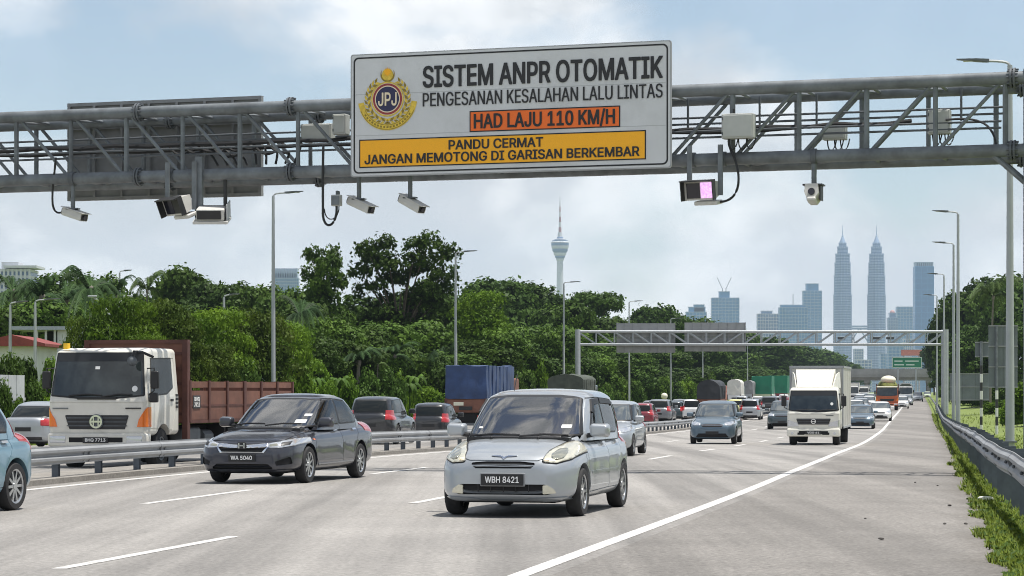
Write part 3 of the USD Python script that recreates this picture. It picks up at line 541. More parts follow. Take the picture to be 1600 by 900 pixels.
# ------------------------------------------------------------------ vehicles
def paint(name, col, metal=.0, rough=.32, coat=.9):
    return usdkit.material(stage, LK + 'car_paint_' + name, {'tc': ('texture_coordinate', {}), 'n': ('noise_texture', {'scale': 3.0, 'detail': 6.0}), 'r': ('rgb_ramp', {'ramp': [(.35, tuple(c * .9 for c in col)), (.65, col)]}),
        'p': ('principled_bsdf', {'metallic': metal, 'roughness': rough, 'coat_weight': coat, 'coat_roughness': .05})}, [('tc.object', 'n.vector'), ('n.fac', 'r.fac'), ('r.color', 'p.base_color')], surface='p.BSDF')
P_silver = paint('silver', (.40, .425, .445), .6, .36); P_blue = paint('steel_blue', (.17, .29, .36), .4, .36); P_grey = paint('graphite', (.043, .045, .056), .5, .28)
P_black = paint('black', (.012, .013, .016)); P_white = paint('white', (.70, .70, .69)); P_darkblue = paint('slate_blue', (.085, .13, .17), .4, .34); P_red = paint('dark_red', (.20, .012, .025)); P_midgrey = paint('mid_grey', (.20, .21, .225), .4, .35)
P_cab = paint('cab_cream', (.66, .64, .575), 0, .4, .5); P_ivory = paint('ivory', (.72, .70, .62), 0, .4, .5); P_orange = paint('burnt_orange', (.42, .085, .02), 0, .45, .4); P_olive = paint('pale_green', (.45, .52, .33)); P_yellow = paint('pale_yellow', (.62, .60, .25)); P_navy = paint('dark_teal', (.04, .06, .07), .3)
glass_m = usdkit.material(stage, LK + 'window_glass', {'p': ('principled_bsdf', {'base_color': (.014, .017, .018), 'roughness': .03, 'ior': 1.3, 'specular_ior_level': .5})}, surface='p.BSDF')
screen_m = usdkit.material(stage, LK + 'windscreen_glass', {'p': ('principled_bsdf', {'base_color': (.05, .062, .064), 'roughness': .03, 'ior': 2.3, 'specular_ior_level': .6})}, surface='p.BSDF')
def pane(name, tint, ior): return usdkit.material(stage, LK + name, {'f': ('fresnel', {'IOR': ior}), 't': ('transparent_bsdf', {'color': tint}), 'g': ('glossy_bsdf', {'color': (1, 1, 1), 'roughness': .0}), 'm': ('mix_closure', {})}, [('f.fac', 'm.fac'), ('t.BSDF', 'm.closure1'), ('g.BSDF', 'm.closure2')], surface='m.closure')
pane_front, pane_side = pane('windscreen_pane', (.80, .88, .86), 3.0), pane('tinted_side_pane', (.36, .39, .38), 1.5)
cloth = M('seat_cloth', (.060, .060, .062), .9, var=.2, vscale=8.); dash_m = M('dashboard_grey', (.07, .07, .072), .7)
seal = M('window_seal', (.010, .010, .011), .45)
lamp_glass = usdkit.material(stage, LK + 'headlamp_glass', {'p': ('principled_bsdf', {'base_color': (.60, .58, .47), 'roughness': .12, 'metallic': .35, 'coat_weight': 1.0})}, surface='p.BSDF')
lamp_clear = usdkit.material(stage, LK + 'headlamp_clear', {'p': ('principled_bsdf', {'base_color': (.55, .57, .60), 'roughness': .08, 'metallic': .6, 'coat_weight': 1.0})}, surface='p.BSDF')
lamp_inner = M('headlamp_bowl', (.32, .32, .26), .1, .5, coat=1.0); amber_lens = M('amber_lens', (.75, .16, .01), .15, coat=1.0); red_lens = M('red_lens', (.34, .010, .012), .15, coat=1.0)
plate_w = M('plate_characters', (.78, .78, .76), .5)

def superloop(a, b, n, N, n2=None):
    t = (np.arange(N) + .5) / N * 2 * np.pi; c, s = np.cos(t), np.sin(t); n2 = n2 or n
    e = np.where(s > 0, 2 / n, 2 / n2)
    return a * np.sign(c) * np.abs(c) ** e, b * np.sign(s) * np.abs(s) ** e
def loft(rings):
    k, N = len(rings), len(rings[0]); v = np.vstack(rings + [rings[0].mean(0)[None], rings[-1].mean(0)[None]]); f = []
    j = np.arange(N); q = (j + 1) % N
    for i in range(k - 1):
        f.append(np.stack([i * N + j, i * N + q, (i + 1) * N + q], 1)); f.append(np.stack([i * N + j, (i + 1) * N + q, (i + 1) * N + j], 1))
    f.append(np.stack([np.full(N, k * N), q, j], 1)); f.append(np.stack([np.full(N, k * N + 1), (k - 1) * N + j, (k - 1) * N + q], 1))
    m = trimesh.Trimesh(v, np.vstack(f), process=False)
    if m.volume < 0: m.invert()
    return mf(m)
class Skin:
    def __init__(s, fn): s.fn_, s.cache = fn, {}
    def body(s, e=0.0):
        e = round(e, 4)
        if e not in s.cache: s.cache[e] = s.fn_(e)
        return s.cache[e]
    def skin(s, cutter, e=.004, d=.02):
        k = ('s', round(e, 4), d)
        if k not in s.cache: s.cache[k] = s.body(e) - s.body(-d)
        return s.cache[k] ^ cutter
class Car:
    """A car body: a lower body lofted along its length, a glasshouse lofted upwards; features are cut from its skin so that they follow it."""
    def __init__(s, L, W, H, axles, R, low, green, N=44, hi=True):
        s.L, s.W, s.H, s.ax, s.R, s.N, s.hi = L, W, H, axles, R, N, hi; s.low, s.green, s.cache = low, green, {}
        xs_ = np.array([p[0] for p in low]); s.fn = [PchipInterpolator(xs_, [p[k] for p in low]) for k in (1, 2, 3)]
    def lower(s, e):
        L2 = s.L / 2; n = 40 if s.hi else 20; u = np.linspace(-1, 1, n); x = L2 * np.sign(u) * (1 - (1 - np.abs(u)) ** 1.9); rings = []
        for xx in x:
            hw, zt, zb = (float(f(xx)) for f in s.fn); hw, zt, zb = hw + e, zt + e, zb - e
            # round the corners in plan and the nose in profile
            for end, r, k in ((L2, .42, .36), (-L2, .34, .26)):
                d = (end - xx) / r if end > 0 else (xx - end) / r
                if d < 1: hw *= 1 - k * (1 - math.sqrt(max(0, 1 - (1 - d) ** 2)))
            for end in (L2, -L2):
                d = abs(end - xx) / .14
                if d < 1: q = 1 - math.sqrt(max(0, 1 - (1 - d) ** 2)); zt -= q * .11; zb += q * .07
            yy, zz = superloop(hw, (zt - zb) / 2, 4.2, s.N, 7); zz = zz + (zt + zb) / 2
            t = np.clip((zz - zb) / max(.1, zt - zb), 0, 1); yy = yy * (1 - .055 * np.clip((t - .55) / .45, 0, 1) ** 1.5 - .05 * np.clip((.30 - t) / .3, 0, 1) ** 1.5)
            rings.append(np.stack([np.full(s.N, xx + e * np.sign(xx) * (abs(xx) > L2 - .01)), yy, zz], 1))
        return loft(rings)
    def upper(s, e):
        g = s.green; rings = []; T = g['t']; nl = len(T)
        for t in T: 
            i = np.interp(t, g['lv'], range(len(g['lv'])))
            xf_, xr_, w, z = (float(np.interp(t, g['lv'], g[k])) for k in ('xf', 'xr', 'w', 'z'))
            a, b = (xf_ - xr_) / 2 + e, w + e; X, Y = superloop(a, b, 4.6, s.N)
            X = X + (xf_ + xr_) / 2; front = np.clip((X - (xf_ + xr_) / 2) / a, 0, 1); X = X - .10 * front ** 3 * (np.abs(Y) / b) ** 2
            rings.append(np.stack([X, Y, np.full(s.N, z + (e if t > .8 else 0))], 1))
        base = rings[-1]; c = base.mean(0)
        for k, up in ((.93, .35), (.8, .62), (.55, .86), (.25, .98)):
            r_ = (base - c) * [k, k, 0] + c; r_[:, 2] += g['crown'] * up; rings.append(r_)
        return loft(rings)
    def body(s, e=0.0):
        e = round(e, 4)
        if e not in s.cache: s.cache[e] = s.lower(e) + s.upper(e)
        return s.cache[e]
    def shell(s, e, d=.03): return s.body(e) - s.body(-d)
    def skin(s, cutter, e=.004, d=.02):
        k = ('s', round(e, 4), d)
        if k not in s.cache: s.cache[k] = s.shell(e, d)
        return s.cache[k] ^ cutter
    def arches(s):
        out = Manifold()
        for x in s.ax:
            for sd in (-1, 1):
                c = Manifold.cylinder(.5, s.R + .055, circular_segments=36).rotate((90, 0, 0)).translate((x, sd * (s.W / 2 - .26) + (.5 if sd > 0 else 0), s.R)); out = out + c
        return out
def sides(m): return m + m.mirror((0, 1, 0))
def both(poly): return [poly, affinity.scale(poly, -1, 1, origin=(0, 0))]
def front_cut(pts, x0, x1, r=.0):
    p = rpoly(pts, r) if r else Polygon(pts); return prism(p, 'x', x0, x1)
def wheel(t, x, y, R, side, w=.19, spokes=7, hub=None, dark=False, hi=True, rimr=.66):
    n = 36 if hi else 18; prof = np.array([(R * rimr, -w / 2), (R * .93, -w / 2), (R * .985, -w * .36), (R, -w * .22), (R, w * .22), (R * .985, w * .36), (R * .93, w / 2), (R * rimr, w / 2), (R * rimr, -w / 2)])
    ty = trimesh.creation.revolve(prof, sections=n); rx = lambda m: xf(m, rx=-math.pi / 2 * side, t=(x, y, R))
    tp = part(t, 'wheel', rx(ty), rubber, smooth=40)
    z = w / 2 - .03; rim = [trimesh.creation.revolve(np.array([(R * (rimr - .07), -.05), (R * rimr + .002, -.05), (R * rimr + .002, z + .022), (R * (rimr - .07), z + .012), (R * (rimr - .07), -.05)]), sections=n)]
    rim.append(xf(trimesh.creation.cylinder(R * .15, .03, sections=16), t=(0, 0, z)))
    for k in range(spokes):
        a = 2 * math.pi * k / spokes; sp = prism(Polygon([(0, -R * .06), (R * (rimr - .05), -R * .035), (R * (rimr - .05), R * .075), (0, R * .06)]), 'z', z - .025, z + .008); rim.append(xf(sp, rz=a))
    back = xf(trimesh.creation.cylinder(R * (rimr - .03), .02, sections=n), t=(0, 0, z - .09))
    part(tp, 'rim', rx(cat(*rim)), alloy if not dark else galv, smooth=30); part(tp, 'brake_disc', rx(back), under)
def numberplate(t, txt, x, z, face, w=.50, h=.125, rake=0.0, parent_name='number_plate'):
    """face +1 looks along +x (front of the car)."""
    p = part(t, parent_name, xf(rbox(-.012, .012, -w / 2, w / 2, -h / 2, h / 2, .006), ry=-rake, t=(x, 0, z)), seal, smooth=False)
    if txt:
        m = meshkit.text_mesh(txt, h * .52, .004, True); m.apply_translation(-m.bounds.mean(0)); m.apply_scale((min(1.3, (w * .80) / m.extents[0]), 1, 1))
        m.apply_transform(np.array([[0, 0, 1, 0], [1, 0, 0, 0], [0, 1, 0, 0], [0, 0, 0, 1.]]))
        if face < 0: m.apply_transform(trimesh.transformations.rotation_matrix(math.pi, (0, 0, 1)))
        part(p, 'characters', xf(m, ry=-rake, t=(x + face * .015, 0, z)), plate_w, smooth=False)
    return p
def mirror_part(t, x, y, z, m, s=1.0):
    for sd, in ((-1,), (1,)):
        sh = Manifold.batch_hull([Manifold.sphere(.05 * s, 16).translate((px_ * s, py_ * s, pz_ * s)) for px_, py_, pz_ in ((.03, -.09, -.035), (.03, -.09, .05), (.03, .08, .04), (.03, .07, -.03), (-.05, -.10, -.05), (-.05, -.10, .06), (-.05, .09, .055), (-.05, .09, -.045))]); p = part(t, 'door_mirror', sh.translate((x, sd * (y + .11 * s), z)), m)
        part(p, 'mirror_foot', rod((x - .0, sd * (y - .06), z - .06), (x, sd * (y + .06), z - .04), .03, 8), seal)
def build_car(t, c, pm, f, hi=True):
    """Parts of one car under t. f: feature outlines in metres (front view y, z; side view x, z)."""
    body = c.body() - c.arches(); L2, W2 = c.L / 2, c.W / 2
    if hi and 'doors' in f:
        for d in f['doors']:
            P = Polygon(d).buffer(.02).buffer(-.02); grv = prism(P.buffer(.006).difference(P.buffer(-.006)), 'y', .3, 1.2); body = body - (sides(grv) - c.body(-.014))
    if hi:
        for pl in f.get('front_seams', []): body = body - (front_cut(LineString(pl).buffer(.006), .2, 3) - c.body(-.012))
        for pl in f.get('side_seams', []): body = body - (sides(prism(LineString(pl).buffer(.006), 'y', .3, 1.3)) - c.body(-.012))
    for pts, x0, x1, dep in f.get('recess', []): body = body - (front_cut(pts, x0, x1, .02) - c.body(-dep))
    ws = f['windscreen']; wsP = Polygon(ws); xmid = f['xmid']; rs = Polygon(f['rear_glass']); sgl = [Polygon(w).buffer(-.02).buffer(.02, quad_segs=3) for w in f['side_glass']]
    if hi:     # a hollow cabin seen through real panes
        zb = c.green['z'][0]; cav = c.upper(-.05) + mf(box(f['xrear'] - .25, c.green['xf'][0] - .30, -W2 + .15, W2 - .15, .46, zb + .10))
        thru = lambda cut: c.body(.03) - c.body(-.13) ^ cut if False else (c.body(.03) - c.body(-.13)) ^ cut
        body = body - cav - thru(front_cut(wsP, xmid, L2 * 1.2)) - thru(front_cut(rs, -L2 * 1.2, f['xrear']))
        for P in sgl: body = body - thru(sides(prism(P, 'y', .35, 1.3)))
        fx = c.green['xf'][0]
        part(t, 'dashboard', rbox(fx - .62, fx - .18, -W2 + .17, W2 - .17, zb - .22, zb + .015, .05), dash_m)
        part(t, 'steering_wheel', xf(trimesh.creation.torus(.18, .018, 24, 8), ry=math.radians(-62), t=(fx - .72, -.36, zb + .03)), seal); part(t, 'steering_column', rod((fx - .72, -.36, zb + .03), (fx - .45, -.36, zb - .10), .03), seal)
        for y in (-.36, .36):
            s_ = part(t, 'front_seat', [rbox(fx - 1.62, fx - 1.08, y - .25, y + .25, .36, .58, .06), xf(rbox(-.09, .09, -.24, .24, 0, .62, .06), ry=-.22, t=(fx - 1.58, y, .52))], cloth); part(s_, 'headrest', xf(rbox(-.05, .05, -.12, .12, .66, .86, .04), ry=-.22, t=(fx - 1.58, y, .52)), cloth)
        part(t, 'rear_bench', [rbox(fx - 2.55, fx - 2.05, -.62, .62, .36, .60, .06), xf(rbox(-.09, .09, -.60, .60, 0, .55, .06), ry=-.25, t=(fx - 2.45, 0, .52))], cloth); part(t, 'cabin_floor', box(f['xrear'] - .2, fx - .35, -W2 + .17, W2 - .17, .30, .36), under)
        part(t, 'interior_mirror', rbox(c.green['xf'][-2] - .04, c.green['xf'][-2], -.12, .12, c.green['z'][-2] - .11, c.green['z'][-2] - .045, .01), seal)
    part(t, 'body', body, pm, smooth=35 if hi else 45)
    part(t, 'underbody', [box(-L2 + .25, L2 - .3, -W2 + .28, W2 - .28, .17, .29)] + [xf(Manifold.cylinder(.02, c.R + .05, circular_segments=24).rotate((90, 0, 0)) ^ Manifold.cube((2, 2, 2), True).translate((0, 0, .92)), t=(x, sd * (W2 - .245), c.R)) for x in c.ax for sd in (-1, 1)], under)
    # glazing in black seals
    g1, g2, gd = (pane_front, pane_side, -.002) if hi else (screen_m, glass_m, .02)
    rim = lambda P, w: P.buffer(w, join_style=1).difference(P.buffer(-.012)) if hi else P.buffer(w, join_style=1)
    def glz(nm, cut, m):
        a = c.skin(cut, .006, gd)
        if not a.is_empty(): part(t, nm, a, m, smooth=40)
    part(t, 'screen_surround', c.skin(front_cut(rim(wsP, .03), xmid, L2 * 1.2), .003), seal, smooth=40); glz('windscreen', front_cut(wsP, xmid, L2 * 1.2), g1)
    part(t, 'rear_surround', c.skin(front_cut(rim(rs, .025), -L2 * 1.2, f['xrear']), .003), seal, smooth=40); glz('rear_window', front_cut(rs, -L2 * 1.2, f['xrear']), g2)
    for P in sgl:
        for sd in (1, -1):
            flip = lambda m: m if sd > 0 else m.mirror((0, 1, 0)); q = part(t, 'window_frame', c.skin(flip(prism(rim(P, .022), 'y', .35, 1.3)), .003), seal, smooth=40); g_ = c.skin(flip(prism(P, 'y', .35, 1.3)), .006, gd)
            if not g_.is_empty(): part(t, 'side_window', g_, g2, smooth=40)
    for nm, pts, x0, x1, e, mat_, rr in f['skin']:
        for P in (both(rpoly(pts, rr) if rr else Polygon(pts)) if min(p[0] for p in pts) > -.001 else [rpoly(pts, rr) if rr else Polygon(pts)]):
            pc = c.skin(prism(P, 'x', x0, x1), e)
            if not pc.is_empty(): part(t, nm, pc, mat_, smooth=40)
    for nm, pts, e, mat_ in f.get('side_skin', []):
        for sd in (1, -1):
            pr = prism(Polygon(pts), 'y', .35, 1.3); pr = pr if sd > 0 else pr.mirror((0, 1, 0)); pc = c.skin(pr, e)
            if not pc.is_empty(): part(t, nm, pc, mat_, smooth=40)
    for x in c.ax:
        for sd in (-1, 1): wheel(t, x, sd * (W2 - .105), c.R, sd, f.get('tyre', .185), f.get('spokes', 7), hi=hi, rimr=f.get('rimr', .66))
    mx, my, mz = f['mirror']; mirror_part(t, mx, my, mz, pm, .84)
    return t
def carloc(X, Y, hd, ax_x):
    """Position of an oncoming car's origin from its front axle centre; hd is the road's heading, right of +Y."""
    d = V(-math.sin(hd), -math.cos(hd)); o = V(X, Y) - d * ax_x; return (o[0], o[1], Z(Y)), math.atan2(d[1], d[0])

# the silver hatchback in front ------------------------------------------------------
HX = 1.86
hatch_low = [(-1.86, .76, .95, .30), (-1.75, .80, 1.0, .24), (-1.3, .825, 1.01, .19), (-.6, .832, .985, .17), (.2, .832, .965, .17), (.75, .828, .96, .17), (.95, .825, .955, .17), (1.2, .815, .905, .18), (1.5, .80, .83, .19), (1.7, .785, .765, .19), (1.86, .77, .70, .22)]
def green(xf_, xr_, w, z, lv=(0, .33, .66, .9, 1), crown=.05): return {'lv': list(lv), 'xf': xf_, 'xr': xr_, 'w': w, 'z': z, 'crown': crown, 't': np.array([0, .12, .25, .4, .55, .7, .8, .88, .94, .975, 1.0])}
hatch_green = green([1.06, .80, .53, .27, .06], [-1.80, -1.76, -1.70, -1.62, -1.50], [.775, .745, .70, .655, .60], [.90, 1.10, 1.295, 1.435, 1.475], crown=.065)
hatch = Car(3.72, 1.665, 1.545, (1.14, -1.30), .292, hatch_low, hatch_green)
HF = {
 'windscreen': [(-.665, .985), (-.555, 1.41), (-.3, 1.432), (.3, 1.432), (.555, 1.41), (.665, .985), (.35, .965), (-.35, .965)], 'xmid': .12,
 'rear_glass': [(-.60, 1.02), (-.52, 1.38), (.52, 1.38), (.60, 1.02)], 'xrear': -1.3,
 'side_glass': [[(.42, 1.005), (.14, 1.25), (-.02, 1.385), (-.28, 1.40), (-.28, 1.0)], [(-.36, 1.0), (-.36, 1.405), (-1.02, 1.385), (-1.10, 1.04), (-1.02, 1.0)], [(-1.19, 1.05), (-1.14, 1.36), (-1.36, 1.33), (-1.52, 1.09)]],
 'doors': [[(.86, .42), (.88, .93), (.66, .99), (.28, 1.29), (.06, 1.42), (-.32, 1.43), (-.32, .30), (.74, .28)], [(-.32, .30), (-.32, 1.43), (-1.04, 1.405), (-1.13, 1.03), (-1.12, .78), (-.93, .55), (-.88, .30)]],
 'front_seams': [[(-.70, .905), (-.50, .71), (-.40, .68), (.40, .68), (.50, .71), (.70, .905)]],
 'side_seams': [[(1.02, .93), (1.22, .93), (1.45, .78)], [(.98, .62), (1.0, .93)]],
 'recess': [([(-.40, .655), (-.33, .585), (.33, .585), (.40, .655), (.2, .672), (-.2, .672)], 1.2, 3, .03), ([(-.60, .30), (-.50, .40), (.50, .40), (.60, .30), (.52, .275), (-.52, .275)], 1.2, 3, .05)],
 'skin': [('headlamp', [(.455, .668), (.50, .80), (.60, .885), (.72, .925), (.83, .915), (.84, .84), (.75, .70), (.62, .655)], .9, 3, .012, lamp_glass, .03),
          ('headlamp_bowl', [(.56, .70), (.54, .76), (.59, .82), (.66, .83), (.70, .78), (.68, .71), (.62, .69)], .9, 3, .015, lamp_inner, .03),
          ('indicator_lens', [(.475, .675), (.48, .72), (.535, .715), (.54, .68)], .9, 3, .0155, cream, .01),
          ('headlamp_rim', [(.445, .655), (.49, .805), (.595, .897), (.72, .938), (.85, .93), (.86, .84), (.755, .685), (.62, .64)], .9, 3, .004, seal, .03),
          ('fog_lamp', [(.475, .285), (.475, .390), (.53, .392), (.60, .345), (.625, .295)], .9, 3, .006, lamp_glass, .01),
          ('bumper_lip', [(-.75, .19), (-.72, .245), (-.36, .235), (-.25, .21), (.25, .21), (.36, .235), (.72, .245), (.75, .19)], 1.2, 3, .014, P_silver, 0),
          ('tail_lamp', [(.60, .75), (.62, 1.28), (.70, 1.28), (.78, .95), (.78, .75)], -3, -1.4, .008, red_lens, .02)],
 'side_skin': [('rain_visor', [(.17, 1.255), (-.01, 1.405), (-.29, 1.42), (-.29, 1.35), (-.02, 1.345), (.14, 1.235)], .022, seal), ('rain_visor', [(-.345, 1.42), (-1.02, 1.405), (-1.06, 1.32), (-1.0, 1.345), (-.345, 1.36)], .022, seal),
               ('door_handle', [(-.06, .845), (-.06, .875), (-.22, .88), (-.22, .85)], .028, P_silver), ('door_handle', [(-.86, .855), (-.86, .885), (-1.02, .89), (-1.02, .86)], .028, P_silver), ('rub_strip', [(.72, .50), (-.86, .50), (-.84, .535), (.74, .535)], .008, P_silver)],
 'mirror': (.56, .79, 1.02), 'spokes': 8, 'tyre': .18, 'rimr': .72}
hd = math.atan(.245); loc, rz = carloc(.06, 30.05, hd, 1.14)
t = thing('hatchback', 'silver hatchback with yellowed headlamps, nearest car, in the right lane', 'car', loc, rz, None, (1.0, 1.03, 1.0))
build_car(t, hatch, P_silver, HF)
for z in (.618,): part(t, 'grille_slat', hatch.skin(front_cut([(-.37, z), (0, z - .008), (.37, z), (.37, z + .010), (0, z + .002), (-.37, z + .010)], 1.2, 3), -.006, .04), P_silver)
part(t, 'grille_mesh', hatch.skin(front_cut([(-.395, .65), (-.33, .59), (.33, .59), (.395, .65), (.2, .67), (-.2, .67)], 1.2, 3), -.022, .05), under); part(t, 'intake_mesh', hatch.skin(front_cut([(-.48, .275), (-.48, .40), (.48, .40), (.48, .275)], 1.2, 3), -.036, .07), under)
for y in (-.30, -.15, 0, .15, .30): part(t, 'intake_slat', hatch.skin(front_cut([(y - .004, .28), (y - .004, .395), (y + .004, .395), (y + .004, .28)], 1.2, 3), -.026, .06), black_plastic)
part(t, 'emblem', [hatch.skin(front_cut(p_, 1.2, 3), .012) for p_ in ([(-.045, .735), (0, .695), (.045, .735), (.02, .737), (0, .72), (-.02, .737)], [(.03, .726), (.15, .735), (.15, .741), (.045, .745)], [(-.03, .726), (-.15, .735), (-.15, .741), (-.045, .745)])], chrome)
numberplate(t, 'WBH 8421', 1.885, .455, 1, .50, .135); part(t, 'plate_surround', rbox(1.84, 1.878, -.265, .265, .375, .535, .01), M('plate_bracket', (.22, .23, .24), .4))
def wipers(t, c, z0, z1, spans, xs_):
    for (y0, y1), (x0, x1) in zip(spans, xs_): part(t, 'wiper', [tube([(x0, y0, z0), ((x0 + x1) / 2 + .02, (y0 + y1) / 2, (z0 + z1) / 2 + .02), (x1, y1, z1)], .014, 6)], seal)
wipers(t, hatch, .958, .972, [(-.60, .02), (.02, .60)], [(1.03, 1.085), (1.105, 1.03)])
part(t, 'cowl', box(.95, 1.10, -.62, .62, .88, .945), seal); part(t, 'mirror_stalk', rod((.30, 0, 1.39), (.30, 0, 1.33), .02), seal)
for y, z, w, h, m in ((.46, 1.06, .11, .035, plate_w), (-.56, 1.05, .05, .02, plate_w)): part(t, 'windscreen_sticker', hatch.skin(front_cut([(y, z), (y + w, z), (y + w, z + h), (y, z + h)], .12, 3), .008), m)
for y in (-.32, .25): part(t, 'washer_jet', xf(trimesh.creation.icosphere(1, .016), t=(1.12, y, .94)), seal)
part(t, 'aerial', tube([(-.2, -.35, 1.52), (-.45, -.37, 1.72)], .006, 5), seal)

# the dark sedan in the left lane -----------------------------------------------------
sed_low = [(-2.22, .76, .98, .30), (-2.1, .80, 1.0, .24), (-1.6, .835, 1.0, .19), (-.6, .847, .955, .17), (.3, .847, .925, .17), (.9, .845, .91, .17), (1.15, .84, .895, .17), (1.5, .83, .845, .18), (1.9, .81, .76, .19), (2.1, .795, .70, .19), (2.22, .78, .64, .21)]
sed_green = green([1.20, .85, .50, .20, .0], [-1.92, -1.72, -1.45, -1.18, -.98], [.775, .74, .69, .635, .57], [.86, 1.05, 1.235, 1.375, 1.412], crown=.06)
sedan = Car(4.44, 1.695, 1.477, (1.30, -1.30), .302, sed_low, sed_green)
SF = {
 'windscreen': [(-.70, .945), (-.585, 1.345), (-.3, 1.37), (.3, 1.37), (.585, 1.345), (.70, .945), (.35, .92), (-.35, .92)], 'xmid': .10,
 'rear_glass': [(-.58, 1.03), (-.48, 1.33), (.48, 1.33), (.58, 1.03)], 'xrear': -.9,
 'side_glass': [[(.72, .965), (.34, 1.20), (.02, 1.345), (-.28, 1.36), (-.30, .965)], [(-.38, .968), (-.36, 1.36), (-.85, 1.325), (-1.18, 1.15), (-1.28, 1.02), (-1.2, .985)], [(-1.30, 1.05), (-1.24, 1.135), (-1.30, 1.11), (-1.44, 1.045)]],
 'doors': [[(.98, .42), (1.0, .88), (.76, .95), (.36, 1.225), (.0, 1.38), (-.33, 1.385), (-.34, .30), (.86, .28)], [(-.34, .30), (-.33, 1.385), (-.87, 1.35), (-1.22, 1.165), (-1.33, 1.02), (-1.20, .80), (-.95, .55), (-.90, .30)]],
 'front_seams': [[(-.72, .84), (-.62, .70), (.62, .70), (.72, .84)]], 'side_seams': [[(1.10, .86), (1.34, .86), (1.65, .73)]],
 'recess': [([(-.55, .655), (-.34, .525), (.34, .525), (.55, .655)], 1.5, 3, .03), ([(-.56, .245), (-.44, .33), (.44, .33), (.56, .245)], 1.5, 3, .05), ([(.56, .37), (.76, .45), (.78, .33), (.58, .30)], 1.5, 3, .03), ([(-.56, .37), (-.76, .45), (-.78, .33), (-.58, .30)], 1.5, 3, .03)],
 'skin': [('headlamp', [(.42, .60), (.40, .655), (.60, .70), (.86, .775), (.86, .70), (.78, .625), (.62, .59)], 1.2, 3, .008, lamp_clear, .012),
          ('headlamp_bowl', [(.46, .612), (.45, .648), (.56, .665), (.60, .63)], 1.2, 3, .011, lamp_inner, .01), ('headlamp_bowl', [(.62, .622), (.63, .68), (.74, .70), (.74, .64)], 1.2, 3, .011, seal, .01),
          ('chrome_bar', [(-.44, .605), (-.42, .665), (-.1, .64), (.1, .64), (.42, .665), (.44, .605), (.12, .588), (-.12, .588)], 1.5, 3, .016, chrome, .006),
          ('grille_wing', [(.34, .515), (.42, .605), (.45, .61), (.375, .505)], 1.5, 3, .012, chrome, 0), ('grille_wing', [(.0, .512), (.0, .526), (.345, .526), (.36, .512)], 1.5, 3, .008, chrome, 0), ('lip_wing', [(.44, .20), (.60, .235), (.80, .235), (.80, .20)], 1.2, 3, .012, P_grey, 0), 
          ('tail_lamp', [(.50, .80), (.48, .94), (.62, .97), (.80, .96), (.80, .78)], -3, -1.6, .008, red_lens, .015)],
 'side_skin': [('door_handle', [(.02, .835), (.02, .862), (-.16, .868), (-.16, .842)], .026, chrome), ('door_handle', [(-.92, .845), (-.92, .872), (-1.10, .878), (-1.10, .852)], .026, chrome), ('sill_strip', [(.86, .285), (-.9, .30), (-.9, .325), (.88, .31)], .010, P_midgrey), ('pillar_trim', [(-.285, .97), (-.285, 1.36), (-.37, 1.36), (-.385, .97)], .005, seal), ('side_indicator', [(1.03, .70), (1.10, .705), (1.10, .73), (1.03, .725)], .008, amber_lens)],
 'mirror': (.66, .80, .985), 'spokes': 9, 'tyre': .185, 'rimr': .69}
hd = math.atan(.275); loc, rz = carloc(-4.13, 40.9, hd, 1.30)
t = thing('sedan', 'dark graphite saloon with chrome grille bar in the left lane', 'car', loc, rz)
build_car(t, sedan, P_grey, SF)
for z in (.545, .57): part(t, 'grille_slat', sedan.skin(front_cut([(-.36, z), (.36, z), (.36, z + .007), (-.36, z + .007)], 1.5, 3), -.010, .04), black_plastic)
part(t, 'grille_mesh', sedan.skin(front_cut([(-.53, .65), (-.33, .53), (.33, .53), (.53, .65)], 1.5, 3), -.022, .05), under); part(t, 'intake_mesh', sedan.skin(front_cut([(-.52, .245), (-.43, .33), (.43, .33), (.52, .245)], 1.5, 3), -.040, .07), under)
for s in (-1, 1): part(t, 'fog_recess', sedan.skin(front_cut([(s * .57, .31), (s * .57, .37), (s * .75, .44), (s * .77, .335)][::s], 1.3, 3), -.022, .05), under); part(t, 'emblem', box(2.235, 2.25, s * .045 - .012, s * .045 + .012, .585, .67), chrome)
part(t, 'emblem', box(2.235, 2.25, -.045, .045, .617, .636), chrome); part(t, 'emblem_backing', rbox(2.20, 2.24, -.075, .075, .565, .685, .012), seal)
numberplate(t, 'WA 5040', 2.235, .43, 1, .46, .12); wipers(t, sedan, .94, .97, [(-.62, .0), (.0, .60)], [(1.10, 1.18), (1.18, 1.08)])
for y, z, w, h in ((.42, .985, .16, .05), (.50, 1.10, .10, .03)): part(t, 'windscreen_sticker', sedan.skin(front_cut([(y, z), (y + w, z), (y + w, z + h), (y, z + h)], .12, 3), .008), plate_w)
part(t, 'cowl', box(1.05, 1.24, -.64, .64, .80, .895), seal)

# the blue hatchback leaving the frame at the left --------------------------------------
HB = dict(HF); HB['skin'] = [q for q in HF['skin'] if q[0] in ('headlamp', 'tail_lamp', 'fog_lamp')]; HB['side_skin'] = [q for q in HF['side_skin'] if q[0] == 'door_handle'] ; HB['spokes'] = 10; HB['rimr'] = .72
HB['side_glass'] = [HF['side_glass'][0], [(-.36, 1.0), (-.36, 1.40), (-.98, 1.37), (-1.18, 1.12), (-1.1, 1.0)]]
HB['rear_glass'] = [(-.55, 1.05), (-.45, 1.36), (.45, 1.36), (.55, 1.05)]
b_green = green([1.10, .80, .50, .22, .0], [-1.76, -1.60, -1.42, -1.26, -1.10], [.775, .74, .69, .635, .57], [.90, 1.08, 1.26, 1.40, 1.44], crown=.06)
hatch_b = Car(3.80, 1.70, 1.50, (1.16, -1.22), .305, [(x * 1.02, w * 1.02, zt, zb) for x, w, zt, zb in hatch_low], b_green)
